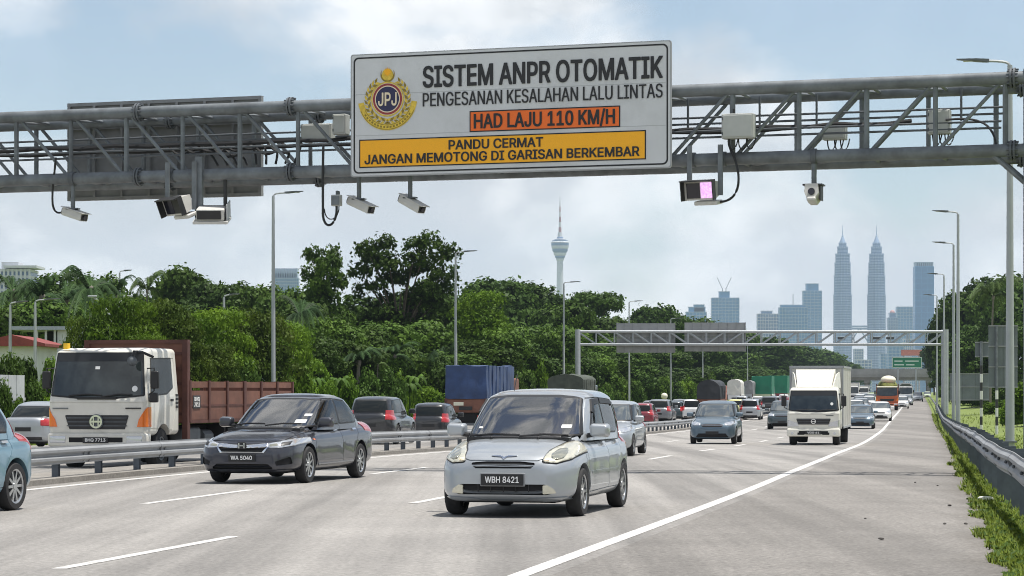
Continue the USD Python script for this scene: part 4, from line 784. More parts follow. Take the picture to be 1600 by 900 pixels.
hd = math.atan(.27); loc, rz = carloc(-7.07, 31.45, hd, -1.22)
t = thing('hatchback', 'light blue hatchback half out of frame at the left edge', 'car', loc, rz); build_car(t, hatch_b, P_blue, HB); numberplate(t, 'WXB 318', 1.92, .45, 1)

# ----- generic cars further off -------------------------------------------------------
def simple_features(L2, kind, belt, roof, wsx, W2):
    f = {'xmid': wsx[1] - .1, 'xrear': -L2 * .45, 'mirror': (wsx[0] - .35, W2 - .03, belt + .06), 'spokes': 7,
         'windscreen': [(-W2 * .82, belt + .03), (-W2 * .68, roof - .12), (W2 * .68, roof - .12), (W2 * .82, belt + .03)], 'rear_glass': [(-W2 * .72, belt + .06), (-W2 * .62, roof - .15), (W2 * .62, roof - .15), (W2 * .72, belt + .06)]}
    fx, rx = wsx; bx = -L2 * (.62 if kind == 'sedan' else .78)
    f['side_glass'] = [[(fx - .38, belt + .03), (rx + .05, roof - .13), (-.25, roof - .11), (-.25, belt + .03)], [(-.33, belt + .03), (-.33, roof - .11), (bx * (.62 if kind == 'sedan' else .92), roof - .16), (bx, belt + .10), (bx * .95, belt + .03)]]
    f['skin'] = [('headlamp', [(W2 * .52, belt - .30), (W2 * .50, belt - .22), (W2 * .98, belt - .12), (W2 * .98, belt - .24), (W2 * .8, belt - .31)], L2 * .5, 3, .008, lamp_clear, .015), ('grille', [(-W2 * .50, belt - .28), (-W2 * .40, belt - .36), (W2 * .40, belt - .36), (W2 * .50, belt - .28), (W2 * .3, belt - .25), (-W2 * .3, belt - .25)], L2 * .6, 3, .005, under, .0),
                 ('intake', [(-W2 * .7, .25), (-W2 * .58, .38), (W2 * .58, .38), (W2 * .7, .25)], L2 * .6, 3, .005, under, .0), ('chrome_bar', [(-W2 * .46, belt - .30), (-W2 * .46, belt - .285), (W2 * .46, belt - .285), (W2 * .46, belt - .30)], L2 * .6, 3, .010, chrome, 0),
                 ('tail_lamp', [(W2 * .66, belt - .22), (W2 * .64, belt + (.0 if kind == 'sedan' else .12)), (W2 * .97, belt + (.0 if kind == 'sedan' else .12)), (W2 * .97, belt - .24)], -3, -L2 * .72, .012, red_lens, .02), ('rear_bumper_insert', [(-W2 * .7, .28), (-W2 * .7, .38), (W2 * .7, .38), (W2 * .7, .28)], -3, -L2 * .7, .008, black_plastic, 0)]
    f['side_skin'] = [('door_handle', [(-.05, belt - .10), (-.05, belt - .07), (-.2, belt - .07), (-.2, belt - .10)], .02, chrome)]
    f['doors'] = [[(fx - .15, .4), (fx - .12, belt - .02), (fx - .36, belt + .02), (rx + .05, roof - .10), (-.29, roof - .09), (-.29, .3), (fx - .3, .3)], [(-.29, .3), (-.29, roof - .09), (bx * (.62 if kind == 'sedan' else .92), roof - .14), (bx - .03, belt + .02), (-L2 * .45, .3)]]
    return f
def make_kind(kind):
    if kind == 'sedan': c = Car(4.44, 1.70, 1.46, (1.30, -1.30), .30, sed_low, sed_green, 28, False); f = simple_features(2.22, 'sedan', .95, 1.46, (1.15, .0), .85)
    elif kind == 'hatch': c = Car(3.72, 1.665, 1.53, (1.14, -1.28), .29, hatch_low, hatch_green, 28, False); f = simple_features(1.86, 'hatch', .97, 1.52, (.98, .08), .83)
    elif kind == 'mpv':
        low = [(x * 1.13, w * 1.01, zt + .06, zb + .02) for x, w, zt, zb in hatch_low]; gr_ = green([1.35, 1.02, .70, .42, .2], [-2.05, -2.02, -1.97, -1.90, -1.8], [.79, .76, .715, .67, .61], [.96, 1.18, 1.4, 1.56, 1.60], crown=.06)
        c = Car(4.2, 1.68, 1.68, (1.30, -1.36), .30, low, gr_, 28, False); f = simple_features(2.1, 'mpv', 1.03, 1.66, (1.2, .2), .84)
    else:
        low = [(-2.22, .82, 1.10, .42), (-2.1, .86, 1.12, .34), (-1.6, .90, 1.13, .28), (-.6, .905, 1.10, .26), (.4, .905, 1.08, .26), (1.1, .90, 1.06, .26), (1.5, .89, 1.02, .27), (1.9, .87, .95, .29), (2.1, .85, .88, .30), (2.22, .83, .80, .34)]
        gr_ = green([1.22, .95, .68, .42, .2], [-2.16, -2.10, -2.0, -1.86, -1.7], [.83, .80, .75, .70, .64], [1.02, 1.24, 1.46, 1.62, 1.66], crown=.06)
        c = Car(4.44, 1.81, 1.72, (1.32, -1.32), .36, low, gr_, 28, False); f = simple_features(2.22, 'suv', 1.11, 1.72, (1.15, .15), .905)
    return c, f
KINDS, PROTO = {}, {}
def proto(kind, pn, pm):
    if (kind, pn) not in PROTO:
        if kind not in KINDS: KINDS[kind] = make_kind(kind)
        c, f = KINDS[kind]; k = klass(kind + '_' + pn); build_car(k, c, pm, f, False); numberplate(k, '', c.L / 2 + .015, .40 + .05 * (kind == 'suv'), 1, .46, .11); numberplate(k, '', -c.L / 2 - .015, .62 + .08 * (kind == 'suv'), -1); PROTO[kind, pn] = k
    return PROTO[kind, pn]
def car(kind, pn, pm, px, Y, away, label, group=None, scale=None, dz=0.0, nm=None):
    hd = heading(Y); d = V(math.sin(hd), math.cos(hd)) * (1 if away else -1); half = 2.0
    x = (px - CX) / F * Y; o = V(x, Y) - d * half * (1 if not away else -1)
    return place(proto(kind, pn, pm), nm or {'sedan': 'sedan', 'hatch': 'hatchback', 'mpv': 'people_carrier', 'suv': 'sport_utility_car'}[kind], label, 'car', (o[0], o[1], Z(Y) + dz), math.atan2(d[1], d[0]), group, scale)
TR = 'cars coming towards the camera'; TA = 'cars queuing on the opposite carriageway'
# mid-distance blue hatch with its own features
car('hatch', 'silver', P_silver, 934, 61, False, 'silver car half hidden directly behind the nearest silver hatchback', TR, (.97, .97, .9))
t = car('hatch', 'slate', P_darkblue, 1112, 87.5, False, 'slate blue hatchback alone in the middle lane, left of the box lorry', TR)
for a in [('suv', 'teal', P_navy, 1222, 146, 'dark four-wheel drive half hidden by the left side of the box lorry'), ('sedan', 'slate', P_darkblue, 1344, 148, 'grey-blue saloon just right of the box lorry'), ('sedan', 'white', P_white, 1375, 184, 'white saloon in front of the orange lorry'),
          ('sedan', 'white', P_white, 1336, 212, 'white car peeking out right of the box lorry, above the grey-blue saloon'), ('sedan', 'silver', P_silver, 1345, 246, 'silver car in the queue left of the orange lorry, lowest but one'), ('hatch', 'white', P_white, 1357, 292, 'white hatchback touching the left flank of the orange lorry'),
          ('sedan', 'mid_grey', P_midgrey, 1342, 300, 'grey car behind the silver one in the far left queue'), ('hatch', 'white', P_white, 1343, 345, 'small white car near the top of the far queue, left'), ('hatch', 'olive', P_olive, 1361, 390, 'pale green car at the far end of the queue'), ('sedan', 'silver', P_silver, 1352, 420, 'tiny silver car at the far end, nearest the overpass'),
          ('hatch', 'white', P_white, 1409, 292, 'white car squeezed between the orange lorry and the edge line'), ('sedan', 'silver', P_silver, 1417, 345, 'silver car below the white canopy lorry'), ('suv', 'silver', P_silver, 1434, 420, 'silver four-wheel drive last in the right lane under the overpass'), ('hatch', 'olive', P_olive, 1449, 560, 'tiny pale car on the far crest beside the guard rail')]:
    car(a[0], a[1], a[2], a[3], a[4], False, a[5], TR)
for a in [('sedan', 'silver', P_silver, 40, 76, 'silver saloon seen from behind beside the cream lorry cab'), ('suv', 'black', P_black, 578, 88, 'black four-wheel drive seen from behind, right of the dark saloon'), ('hatch', 'black', P_black, 668, 100, 'black hatchback seen from behind below the blue tarpaulin lorry'),
          ('hatch', 'red', P_red, 1001, 158, 'dark red car just right of the half-hidden silver car'), ('suv', 'mid_grey', P_midgrey, 1029, 172, 'grey car next right of the dark red one'), ('hatch', 'teal', P_navy, 1051, 186, 'dark green-grey car left of the white people carrier'), ('mpv', 'white', P_white, 1081, 186, 'white people carrier with dark rear window, left of the slate blue hatchback'),
          ('sedan', 'mid_grey', P_midgrey, 1060, 232, 'grey saloon behind the white people carrier'), ('hatch', 'yellow', P_yellow, 1149, 215, 'pale yellow car over the roof of the slate blue hatchback'), ('mpv', 'silver', P_silver, 1171, 192, 'silver people carrier right of the slate blue hatchback, by the barrier'), ('sedan', 'black', P_black, 1186, 250, 'black car above the silver people carrier'),
          ('suv', 'black', P_black, 1201, 232, 'black four-wheel drive in the queue near the barrier end'), ('sedan', 'white', P_white, 1183, 300, 'white car in the far queue left of the green lorries'), ('hatch', 'mid_grey', P_midgrey, 1210, 290, 'grey car in the far queue under the green lorries'), ('mpv', 'white', P_white, 1203, 345, 'white people carrier far off under the green lorries'),
          ('sedan', 'red', P_red, 1221, 300, 'dark red car by the left edge of the box lorry'), ('hatch', 'silver', P_silver, 1158, 290, 'silver car below the white tank lorry'), ('sedan', 'mid_grey', P_midgrey, 1015, 205, 'grey car behind the dark red one, half covered'), ('hatch', 'white', P_white, 1224, 345, 'white car topmost beside the box lorry')]:
    car(a[0], a[1], a[2], a[3], a[4], True, a[5], TA, None, -.02)

# ------------------------------------------------------------------ lorries
rust = M('cargo_red_brown', (.150, .062, .040), .7, var=.3, vscale=2.2, dirt=(.09, .035, .024)); rust_d = M('cargo_frame_brown', (.085, .030, .022), .7, var=.3, vscale=3.)
tarp_blue = M('blue_tarpaulin', (.016, .040, .115), .5, var=.35, vscale=1.4, bump=.4, bscale=3.); tarp_olive = M('olive_canvas', (.05, .06, .045), .8, var=.25, vscale=2., bump=.3, bscale=4.); tarp_black = M('black_canvas', (.016, .018, .022), .6, var=.3, vscale=2.)
tarp_green = M('green_lorry_panel', (.005, .16, .085), .5, var=.15, vscale=.6); box_white = M('box_body_white', (.56, .55, .50), .5, var=.08, vscale=1.2, dirt=(.42, .40, .36)); net_olive = M('olive_netting', (.12, .13, .02), .8, var=.4, vscale=5.); sack = M('white_sack', (.62, .60, .48), .7, var=.1)
def make_cab(t, W, ztop, zwin, zbase, D, pm, rake=.22, lamps='wide', plate='', hi=True, visor=False, bumper_m=None):
    """Cab over the engine; the front face is at x = 0, local x forward, feet on z = 0."""
    r = .10; W2 = W / 2
    def fn(e):
        q = r + e; sp = lambda x, y, z: Manifold.sphere(q, 20 if hi else 12).translate((x, y, z))
        lo = Manifold.batch_hull([sp(x, y, z) for x, z in ((-r - .03, zbase + r), (-r, zwin - .12), (-D + r, zbase + r), (-D + r, zwin)) for y in (-W2 + r, W2 - r)])
        up = Manifold.batch_hull([sp(x, y, z) for x, z, i in ((-r - .015, zwin - .1, 0), (-D + r, zwin - .1, 0), (-r - rake, ztop - r - .05, .07), (-r - rake - .25, ztop - r, .07), (-D + r + .03, ztop - r, .07)) for y in (-W2 + r + i, W2 - r - i)])
        return lo + up
    s = Skin(fn); body = s.body(0); wx = -D * .52
    arch = Manifold.cylinder(W + 1, .50 * (ztop / 2.45), circular_segments=32).rotate((90, 0, 0)).translate((wx, W2 + .5, .42 * ztop / 2.45)); body = body - arch
    if hi:
        dr = Polygon([(-.30, zbase + .15), (-.30, zwin + .1), (-.42, ztop - .22), (-D + .25, ztop - .20), (-D + .22, zbase + .55), (-D + .45, zbase + .1)]); grv = prism(dr.buffer(.008).difference(dr.buffer(-.008)), 'y', W2 - .3, W2 + .3); body = body - (sides(grv) - s.body(-.014))
        for zz in (zwin - .14,): body = body - (front_cut(LineString([(-W2 + .05, zz), (W2 - .05, zz)]).buffer(.008), -.4, .3) - s.body(-.012))
    part(t, 'cab', body, pm, smooth=35); h = ztop - zbase
    ws = Polygon([(-W2 + .07, zwin + .02), (-W2 + .15, ztop - .13), (W2 - .15, ztop - .13), (W2 - .07, zwin + .02), (.4 * W2, zwin - .03), (-.4 * W2, zwin - .03)])
    part(t, 'screen_surround', s.skin(front_cut(ws.buffer(.035, join_style=1), -.6, .3), .003), seal, smooth=40); part(t, 'windscreen', s.skin(front_cut(ws.buffer(-.03).buffer(.03), -.6, .3), .007), screen_d, smooth=40)
    if hi: part(t, 'sun_strip', s.skin(front_cut([(-W2 + .12, ztop - .28), (-W2 + .15, ztop - .13), (W2 - .15, ztop - .13), (W2 - .12, ztop - .28)], -.6, .3), .009), tarp_black, smooth=40)
    sg = Polygon([(-.34, zwin + .02), (-.46, ztop - .24), (-D + .42, ztop - .22), (-D + .40, zwin + .18), (-D * .62, zwin + .05)])
    for sd in (1, -1):
        for nm, P, e, m in (('window_frame', sg.buffer(.03), .003, seal), ('side_window', sg, .007, glass_m)):
            pr = prism(P, 'y', W2 - .35, W2 + .3); part(t, nm, s.skin(pr if sd > 0 else pr.mirror((0, 1, 0)), e), m, smooth=40)
    gz0, gz1 = (zbase + .075 * h, zbase + .235 * h) if lamps == 'wide' and hi else (zbase + .13 * h, zbase + .27 * h); gw = W2 * .62
    part(t, 'grille', s.skin(front_cut(rpoly([(-gw * 1.06, gz1), (-gw * .92, gz0), (gw * .92, gz0), (gw * 1.06, gz1)], .02), -.3, .3), .006), black_plastic, smooth=40)
    for k in range(3 if hi else 1): part(t, 'grille_slat', s.skin(front_cut([(-gw * .98, gz0 + (gz1 - gz0) * (k + .75) / 3.6), (gw * .98, gz0 + (gz1 - gz0) * (k + .75) / 3.6), (gw * 1.0, gz0 + (gz1 - gz0) * (k + 1.0) / 3.6), (-gw * 1.0, gz0 + (gz1 - gz0) * (k + 1.0) / 3.6)], -.3, .3), .022), steel_dark if hi else black_plastic, smooth=40)
    bm = bumper_m or pm
    part(t, 'bumper', rbox(-.34, .05, -W2 - .005, W2 + .005, zbase - .22, zbase + .06, .05), bm); part(t, 'bumper_slot', rbox(-.1, .056, -W2 * .55, W2 * .55, zbase - .13, zbase - .03, .004), under)
    for sd in (-1, 1):
        if lamps == 'wide': part(t, 'headlamp', rbox(-.12, .062, min(sd * W2 * .62, sd * W2 * .95), max(sd * W2 * .62, sd * W2 * .95), zbase - .15, zbase + .0, .02), lamp_clear)
        else:
            P = [(sd * W2 * .56, gz0 - .06), (sd * W2 * .60, gz0 + .05), (sd * W2 * .98, gz0 + .16), (sd * W2 * .98, gz0 - .07)][::sd]; part(t, 'headlamp', s.skin(front_cut(P, -.5, .3), .012), lamp_clear, smooth=40)
        if lamps == 'wide':
            P = [(sd * W2 * .82, gz0 + .05), (sd * W2 * .86, gz0 + .20), (sd * W2 * 1.02, gz1 + .17), (sd * W2 * 1.02, gz0 + .05)][::sd]; part(t, 'corner_indicator', s.skin(front_cut(P, -.30, .3), .016), amber_lens, smooth=40)
        ms = ztop / 2.45
        part(t, 'door_mirror', rbox(-.26 * ms, -.16 * ms, min(sd * (W2 + .03), sd * (W2 + .21)), max(sd * (W2 + .03), sd * (W2 + .21)), zwin + .14, zwin + .50, .03), seal); part(t, 'mirror_arm', tube([(-.25, sd * (W2 - .1), zwin + .55), (-.2, sd * (W2 + .11), zwin + .56), (-.2, sd * (W2 + .11), zwin + .1), (-.25, sd * (W2 - .02), zwin + .02)], .017, 6), seal)
        for x in (wx,): wheel(t, x, sd * (W2 - .16), .42 * ztop / 2.45, sd, .24, 8, dark=True, hi=hi, rimr=.58)
    numberplate(t, plate, .066, zbase - .085, 1, .55, .12)
    if hi: part(t, 'wiper', tube([(.0, -.6, zwin + .0), (.02, -.2, zwin + .03), (.0, .1, zwin + .01)], .016), seal); part(t, 'wiper', tube([(.0, .1, zwin - .02), (.02, .5, zwin + .03), (.0, .75, zwin + .02)], .016), seal)
    return s
screen_d = usdkit.material(stage, LK + 'lorry_windscreen', {'tc': ('texture_coordinate', {}), 'n': ('noise_texture', {'scale': 2.0, 'detail': 3.0}), 'r': ('rgb_ramp', {'ramp': [(.4, (.010, .014, .015)), (.75, (.045, .055, .055))]}), 'p': ('principled_bsdf', {'roughness': .04, 'ior': 1.7})}, [('tc.object', 'n.vector'), ('n.fac', 'r.fac'), ('r.color', 'p.base_color')], surface='p.BSDF')

# the cream cab lorry with its red-brown cargo bed, on the opposite carriageway
hdl = math.atan(.21); p = ((151 - CX) / F * 50.3, 50.3)
t = thing('lorry', 'cream cab lorry with long red-brown cargo bed beyond the barrier', 'lorry', (p[0], p[1], -.10), math.atan2(-math.cos(hdl), -math.sin(hdl)))
cs = make_cab(t, 2.10, 2.50, 1.52, .70, 2.05, P_cab, .20, 'wide', 'BHQ 7713')
for k in range(9): part(t, 'emblem_piece', xf(rod((0, .115 * math.cos(a), .115 * math.sin(a)), (.0, .115 * math.cos(a + .72), .115 * math.sin(a + .72)), .018, 6), t=(.035, 0, 1.16)), chrome) if False else None
em = Point(0, 0).buffer(.135).difference(Point(0, 0).buffer(.10)).union(sbox(-.10, -.018, .10, .018)).union(sbox(-.065, -.09, -.04, .09)).union(sbox(.04, -.09, .065, .09))
part(t, 'emblem', prism(em, 'x', .03, .05).translate((0, 0, .99)), chrome); part(t, 'emblem_backing', prism(Point(0, 0).buffer(.15), 'x', .0, .03).translate((0, 0, .99)), steel_dark)
part(t, 'lower_vent', rbox(-.02, .012, -.42, .42, 1.44, 1.49, .005), seal); part(t, 'badge_strip', box(-.01, .012, .62, .95, 1.25, 1.275), seal); part(t, 'badge_strip', box(-.01, .012, -.95, -.62, 1.25, 1.27), galv)
part(t, 'roof_beacon', rod((-.5, -.85, 2.48), (-.5, -.85, 2.60), .07, 12), M('beacon_yellow', (.75, .45, .02), .3)); part(t, 'convex_mirror', xf(trimesh.creation.icosphere(2, .10), t=(.10, .80, 2.22)), steel_dark); part(t, 'mirror_arm', tube([(-.2, .8, 2.42), (.05, .82, 2.42), (.10, .80, 2.28)], .025), seal); part(t, 'convex_mirror_bracket', tube([(-.1, .85, 2.40), (.05, 1.0, 2.40), (-.1, 1.18, 2.30)], .03), seal)
part(t, 'door_mirror', rbox(-.28, -.16, 1.06, 1.24, 1.38, 1.58, .03), seal); part(t, 'windscreen_sticker', cs.skin(front_cut([(-.08, 2.06), (.02, 2.06), (.02, 2.12), (-.08, 2.12)], -.6, .3), .010), plate_w); part(t, 'windscreen_sticker', cs.skin(front_cut(list(Point(.80, 1.66).buffer(.06).exterior.coords), -.6, .3), .010), plate_w)
for z in (1.50, 1.42, 1.34, 1.26): part(t, 'side_vent', box(-1.92, -1.80, 1.04, 1.065, z, z + .05), seal)
part(t, 'door_handle', box(-1.62, -1.48, 1.045, 1.075, 1.40, 1.45), seal); part(t, 'step', rbox(-1.45, -.55, .90, 1.07, .42, .50, .02), black_plastic)
BX0, BX1, BW = -2.28, -9.85, 1.14
part(t, 'headboard', box(BX0 - .08, BX0, -BW, BW, .95, 2.62), rust); part(t, 'headboard_frame', box(BX0 - .12, BX0 + .05, BW - .10, BW + .02, .6, 2.70), rust_d); part(t, 'headboard_frame', box(BX0 - .12, BX0 + .05, -BW - .02, -BW + .10, .6, 2.70), rust_d); part(t, 'headboard_rail', box(BX0 - .11, BX0 + .04, -BW + .1, BW - .1, 2.62, 2.70), rust_d)
for k in range(5): part(t, 'headboard_slat', box(BX0 + .002, BX0 + .03, -BW + .11, BW - .11, 1.1 + k * .32, 1.16 + k * .32), rust_d)
part(t, 'bed_floor', box(BX1, BX0 - .13, -BW + .02, BW - .02, .92, 1.02), rust_d)
for sd in (-1, 1):
    n = 6; step = (BX0 - .14 - BX1) / n
    for k in range(n):
        xa, xb = BX0 - .14 - k * step - .05, BX0 - .14 - (k + 1) * step + .05
        part(t, 'side_board', box(xb, xa, min(sd * BW, sd * (BW - .04)), max(sd * BW, sd * (BW - .04)), 1.0, 1.30), rust); part(t, 'side_board', box(xb, xa, min(sd * BW, sd * (BW - .04)), max(sd * BW, sd * (BW - .04)), 1.31, 1.62), rust); part(t, 'top_board', box(xb, xa, min(sd * BW, sd * (BW - .04)), max(sd * BW, sd * (BW - .04)), 1.69, 1.82), rust)
        for z in (1.305,): part(t, 'board_rib', box(xb, xa, min(sd * (BW + .01), sd * BW), max(sd * (BW + .01), sd * BW), z - .02, z + .02), rust_d)
    for k in range(n + 1): x = BX0 - .14 - k * step; w_ = .05 if k != 3 else .085; part(t, 'side_post', box(x - w_, x + w_, min(sd * (BW + .035), sd * (BW - .045)), max(sd * (BW + .035), sd * (BW - .045)), .95, 1.84), rust_d)
    part(t, 'side_sill', box(BX1, BX0 - .13, min(sd * (BW + .02), sd * (BW - .05)), max(sd * (BW + .02), sd * (BW - .05)), .93, .995), rust_d)
part(t, 'tailboard', box(BX1 - .05, BX1, -BW, BW, .95, 1.84), rust)
pl = part(t, 'side_plate', box(-3.1, -2.62, BW, BW + .012, 1.24, 1.52), seal)
for k, w in enumerate(('BHQ', '7713')): part(pl, 'characters', xf(writing(w, .085, .34), rz=math.pi, t=(-2.69, BW + .014, 1.40 - k * .12)), plate_w, smooth=False)
part(t, 'chassis', box(BX1 + .3, -.6, -.45, .45, .55, .85), under); part(t, 'fuel_tank', rbox(-3.6, -2.6, .6, 1.0, .40, .85, .08), steel_dark); part(t, 'air_tank', rod((-4.4, .85, .62), (-3.8, .85, .62), .16), steel_dark)
for x in (-5.6, -6.7):
    for sd in (-1, 1): wheel(t, x, sd * .92, .43, sd, .42, 8, dark=True, rimr=.58)
for x in (-4.8,): part(t, 'mudguard', box(x - .02, x + .02, .7, 1.13, .35, .9), under)

# the white box lorry in the right lane
hdl = math.atan(.190); Yb = 84.5
t = thing('lorry', 'white box lorry with roof wind deflector, in the right lane', 'lorry', ((1271 - CX) / F * Yb, Yb, Z(Yb)), math.atan2(-math.cos(hdl), -math.sin(hdl)))
cs = make_cab(t, 1.80, 1.98, 1.20, .52, 1.45, P_ivory, .16, 'lamp', 'VDG 61')
part(t, 'emblem', prism(Point(0, 0).buffer(.085).difference(Point(0, 0).buffer(.06)).union(sbox(-.06, -.012, .06, .012)), 'x', .028, .04).translate((0, 0, .82)), chrome)
part(t, 'cargo_box', box(-6.6, -1.62, -.93, .93, .62, 2.72), box_white); part(t, 'box_frame', [box(-1.62, -1.60, s_ * .90 - .035, s_ * .90 + .035, .62, 2.72) for s_ in (-1, 1)], sign_frame)
for s_ in (-1, 1): part(t, 'box_rail', box(-6.6, -1.60, s_ * .93 - .02, s_ * .93 + .02, 2.66, 2.735), sign_frame); part(t, 'box_rail', box(-6.6, -1.60, s_ * .93 - .02, s_ * .93 + .02, .56, .63), sign_frame)
part(t, 'box_rail', box(-1.62, -1.59, -.91, .91, 2.64, 2.735), sign_frame)
for k in range(10): part(t, 'side_rib', box(-2.1 - k * .45 - .015, -2.1 - k * .45 + .015, .93, .942, .64, 2.65), box_white)
part(t, 'wind_deflector', Manifold.batch_hull([Manifold.cube((.04, 1.16, .03), True).translate((-.50, 0, 1.98)), Manifold.cube((.04, 1.34, .03), True).translate((-1.05, 0, 2.58)), Manifold.cube((.04, 1.42, .03), True).translate((-1.42, 0, 1.97)), Manifold.cube((.04, 1.36, .03), True).translate((-1.42, 0, 2.60))]), P_ivory, smooth=False)
for s_ in (-1, 1): part(t, 'deflector_flank', Manifold.batch_hull([Manifold.cube((.03, .03, .03), True).translate(q) for q in ((-.55, s_ * .62, 1.98), (-1.0, s_ * .72, 2.42), (-1.40, s_ * .84, 1.98), (-1.40, s_ * .80, 2.5))]), P_ivory, smooth=False)
for s_ in (-1, 1): part(t, 'fog_lamp', rod((.0, s_ * .72, .41), (.06, s_ * .72, .41), .045, 12), lamp_clear); part(t, 'bumper_vent', box(.04, .058, s_ * .42 - .12, s_ * .42 + .12, .36, .44), under)
part(t, 'badge', box(-.01, .01, .42, .68, 1.01, 1.035), steel_dark); part(t, 'windscreen_sticker', cs.skin(front_cut(list(Point(.62, 1.42).buffer(.05).exterior.coords), -.5, .3), .011), plate_w)
part(t, 'chassis', box(-6.4, -.5, -.35, .35, .42, .60), under)
for sd in (-1, 1): wheel(t, -4.9, sd * .72, .34, sd, .36, 8, dark=True, rimr=.58)

# the orange lorry with a netted load, far up the right lane
Yo = 272; hdo = heading(Yo)
def oncoming(name, label, px, Y): h_ = heading(Y); return thing(name, label, 'lorry', ((px - CX) / F * Y, Y, Z(Y)), math.atan2(-math.cos(h_), -math.sin(h_)))
def outgoing(name, label, px, Y): h_ = heading(Y); return thing(name, label, 'lorry', ((px - CX) / F * Y, Y, Z(Y)), math.atan2(math.cos(h_), math.sin(h_)))
t = oncoming('lorry', 'orange lorry carrying a netted olive load and pale sack', 1386, Yo); make_cab(t, 2.4, 2.65, 1.65, .75, 1.9, P_orange, .15, 'wide', '', False)
part(t, 'cab_roof_rim', rbox(-.5, .0, -1.15, 1.15, 2.50, 2.68, .06), sack); part(t, 'bed', box(-8, -2.0, -1.2, 1.2, .9, 1.5), P_orange); part(t, 'stake_side', [box(-8, -2.0, s_ * 1.2 - .03, s_ * 1.2 + .03, 1.5, 2.9) for s_ in (-1, 1)], rust_d)
rng = np.random.default_rng(8); hp = trimesh.creation.icosphere(3); hp.apply_scale((2.6, 1.15, .95)); hp.vertices += (meshkit.fbm(hp.vertices * 1.3) - .5)[:, None] * .5; part(t, 'netted_load', xf(hp, t=(-4.6, 0, 2.55)), net_olive); h2 = trimesh.creation.icosphere(3); h2.apply_scale((.8, .85, .5)); part(t, 'pale_sack', xf(h2, t=(-3.2, .1, 3.35)), sack)
for x in (-5.6, -6.8):
    for sd in (-1, 1): wheel(t, x, sd * .95, .45, sd, .4, 8, dark=True, hi=False)
def plain_on(label, px, Y, W, zt, cabm, boxm, canopy=False):
    t = oncoming('lorry', label, px, Y); make_cab(t, W, min(zt - .4, 2.6), 1.6, .7, 1.8, cabm, .15, 'lamp', '', False)
    P = [(-W / 2, .8), (W / 2, .8), (W / 2, zt - .4), (W * .3, zt), (-W * .3, zt), (-W / 2, zt - .4)] if canopy else [(-W / 2, .8), (W / 2, .8), (W / 2, zt), (-W / 2, zt)]
    part(t, 'cargo_box', prism(Polygon(P), 'x', -7, -1.9), boxm, smooth=False); part(t, 'front_edge', prism(Polygon(P).difference(Polygon(P).buffer(-.12)), 'x', -1.9, -1.86), sign_frame, smooth=False); part(t, 'chassis', box(-6.8, -.5, -.4, .4, .5, .8), under)
    for sd in (-1, 1): wheel(t, -5.4, sd * (W / 2 - .25), .42, sd, .36, 8, dark=True, hi=False)
plain_on('white cab lorry under a grey canopy, right of the orange lorry', 1415, 350, 2.0, 3.1, P_white, tarp_olive, True)
plain_on('tall white box lorry at the right edge of the near box lorry', 1333, 385, 1.7, 3.2, P_white, box_white)
plain_on('small white lorry at the far end of the left queue', 1349, 470, 2.0, 2.8, P_white, box_white)

def tail_lorry(label, px, Y, W, z0, zt, Lc, cover, lower, rib, arch=.0, extra=None):
    """A lorry seen from behind: rear face at local x = 0, the body runs forward."""
    t = outgoing('lorry', label, px, Y); W2 = W / 2
    P = Polygon([(-W2, z0), (W2, z0), (W2, zt - arch), (W2 * .82, zt - arch * .45), (W2 * .45, zt - arch * .08), (0, zt), (-W2 * .45, zt - arch * .08), (-W2 * .82, zt - arch * .45), (-W2, zt - arch)]) if arch else sbox(-W2, z0, W2, zt)
    cv = prism(P, 'x', 0, Lc).refine_to_length(.35); cm = tm(cv); nz = meshkit.fbm(cm.vertices * V(1.1, 1.6, .7) + 7) - .5; cm = cm.copy(); cm.vertices[:, 1] += nz * .17 * np.sign(cm.vertices[:, 1]); cm.vertices[:, 2] += nz * .22 * (cm.vertices[:, 2] > zt - arch - .05); cm.vertices[:, 0] -= (nz * .30 + .03) * (cm.vertices[:, 0] < .05)
    part(t, 'cover', cm, cover, smooth=50)
    if rib:
        for k in range(int(Lc / 1.0)):
            x = .5 + k * 1.0; part(t, 'cover_hoop', [rod((x, s_ * (W2 + .01), z0), (x + .05 * (k % 2), s_ * (W2 + .01), zt - arch), .03, 6) for s_ in (-1, 1)], cover)
    part(t, 'bed_side', box(0, Lc, -W2 - .03, W2 + .03, z0 - .62, z0), lower); part(t, 'tailgate', box(-.05, -.005, -W2 + .04, W2 - .04, z0 - .58, z0 - .03), lower)
    for s_ in (-1, 1): part(t, 'tailgate_post', box(-.07, -.006, s_ * (W2 - .05) - .05, s_ * (W2 - .05) + .05, z0 - .62, z0 + .02), rust_d); part(t, 'tail_lamp', box(-.08, -.02, s_ * W2 * .72 - .16, s_ * W2 * .72 + .16, z0 - .86, z0 - .74), red_lens); part(t, 'mudflap', box(.35, .38, s_ * (W2 - .28) - .25, s_ * (W2 - .28) + .25, .22, .85), under)
    part(t, 'under_run_bar', box(-.05, .03, -W2 * .9, W2 * .9, .52, .64), steel_dark); part(t, 'chassis', box(.1, Lc, -.4, .4, .6, z0 - .63), under)
    for x in (1.1, 2.2):
        for sd in (-1, 1): wheel(t, x, sd * (W2 - .26), .46, sd, .42, 8, dark=True, hi=False)
    for sd in (-1, 1): wheel(t, Lc + 1.0, sd * (W2 - .2), .46, sd, .26, 8, dark=True, hi=False)
    part(t, 'cab', rbox(Lc + .15, Lc + 1.95, -W2 + .05, W2 - .05, .7, 2.7, .12), lower if extra is None else extra); numberplate(t, '', -.09, z0 - .42, -1, .6, .16); return t
t = tail_lorry('blue tarpaulin lorry with brown tailgate, seen from behind', 728, 111, 1.90, 1.72, 3.22, 7.6, tarp_blue, rust, True)
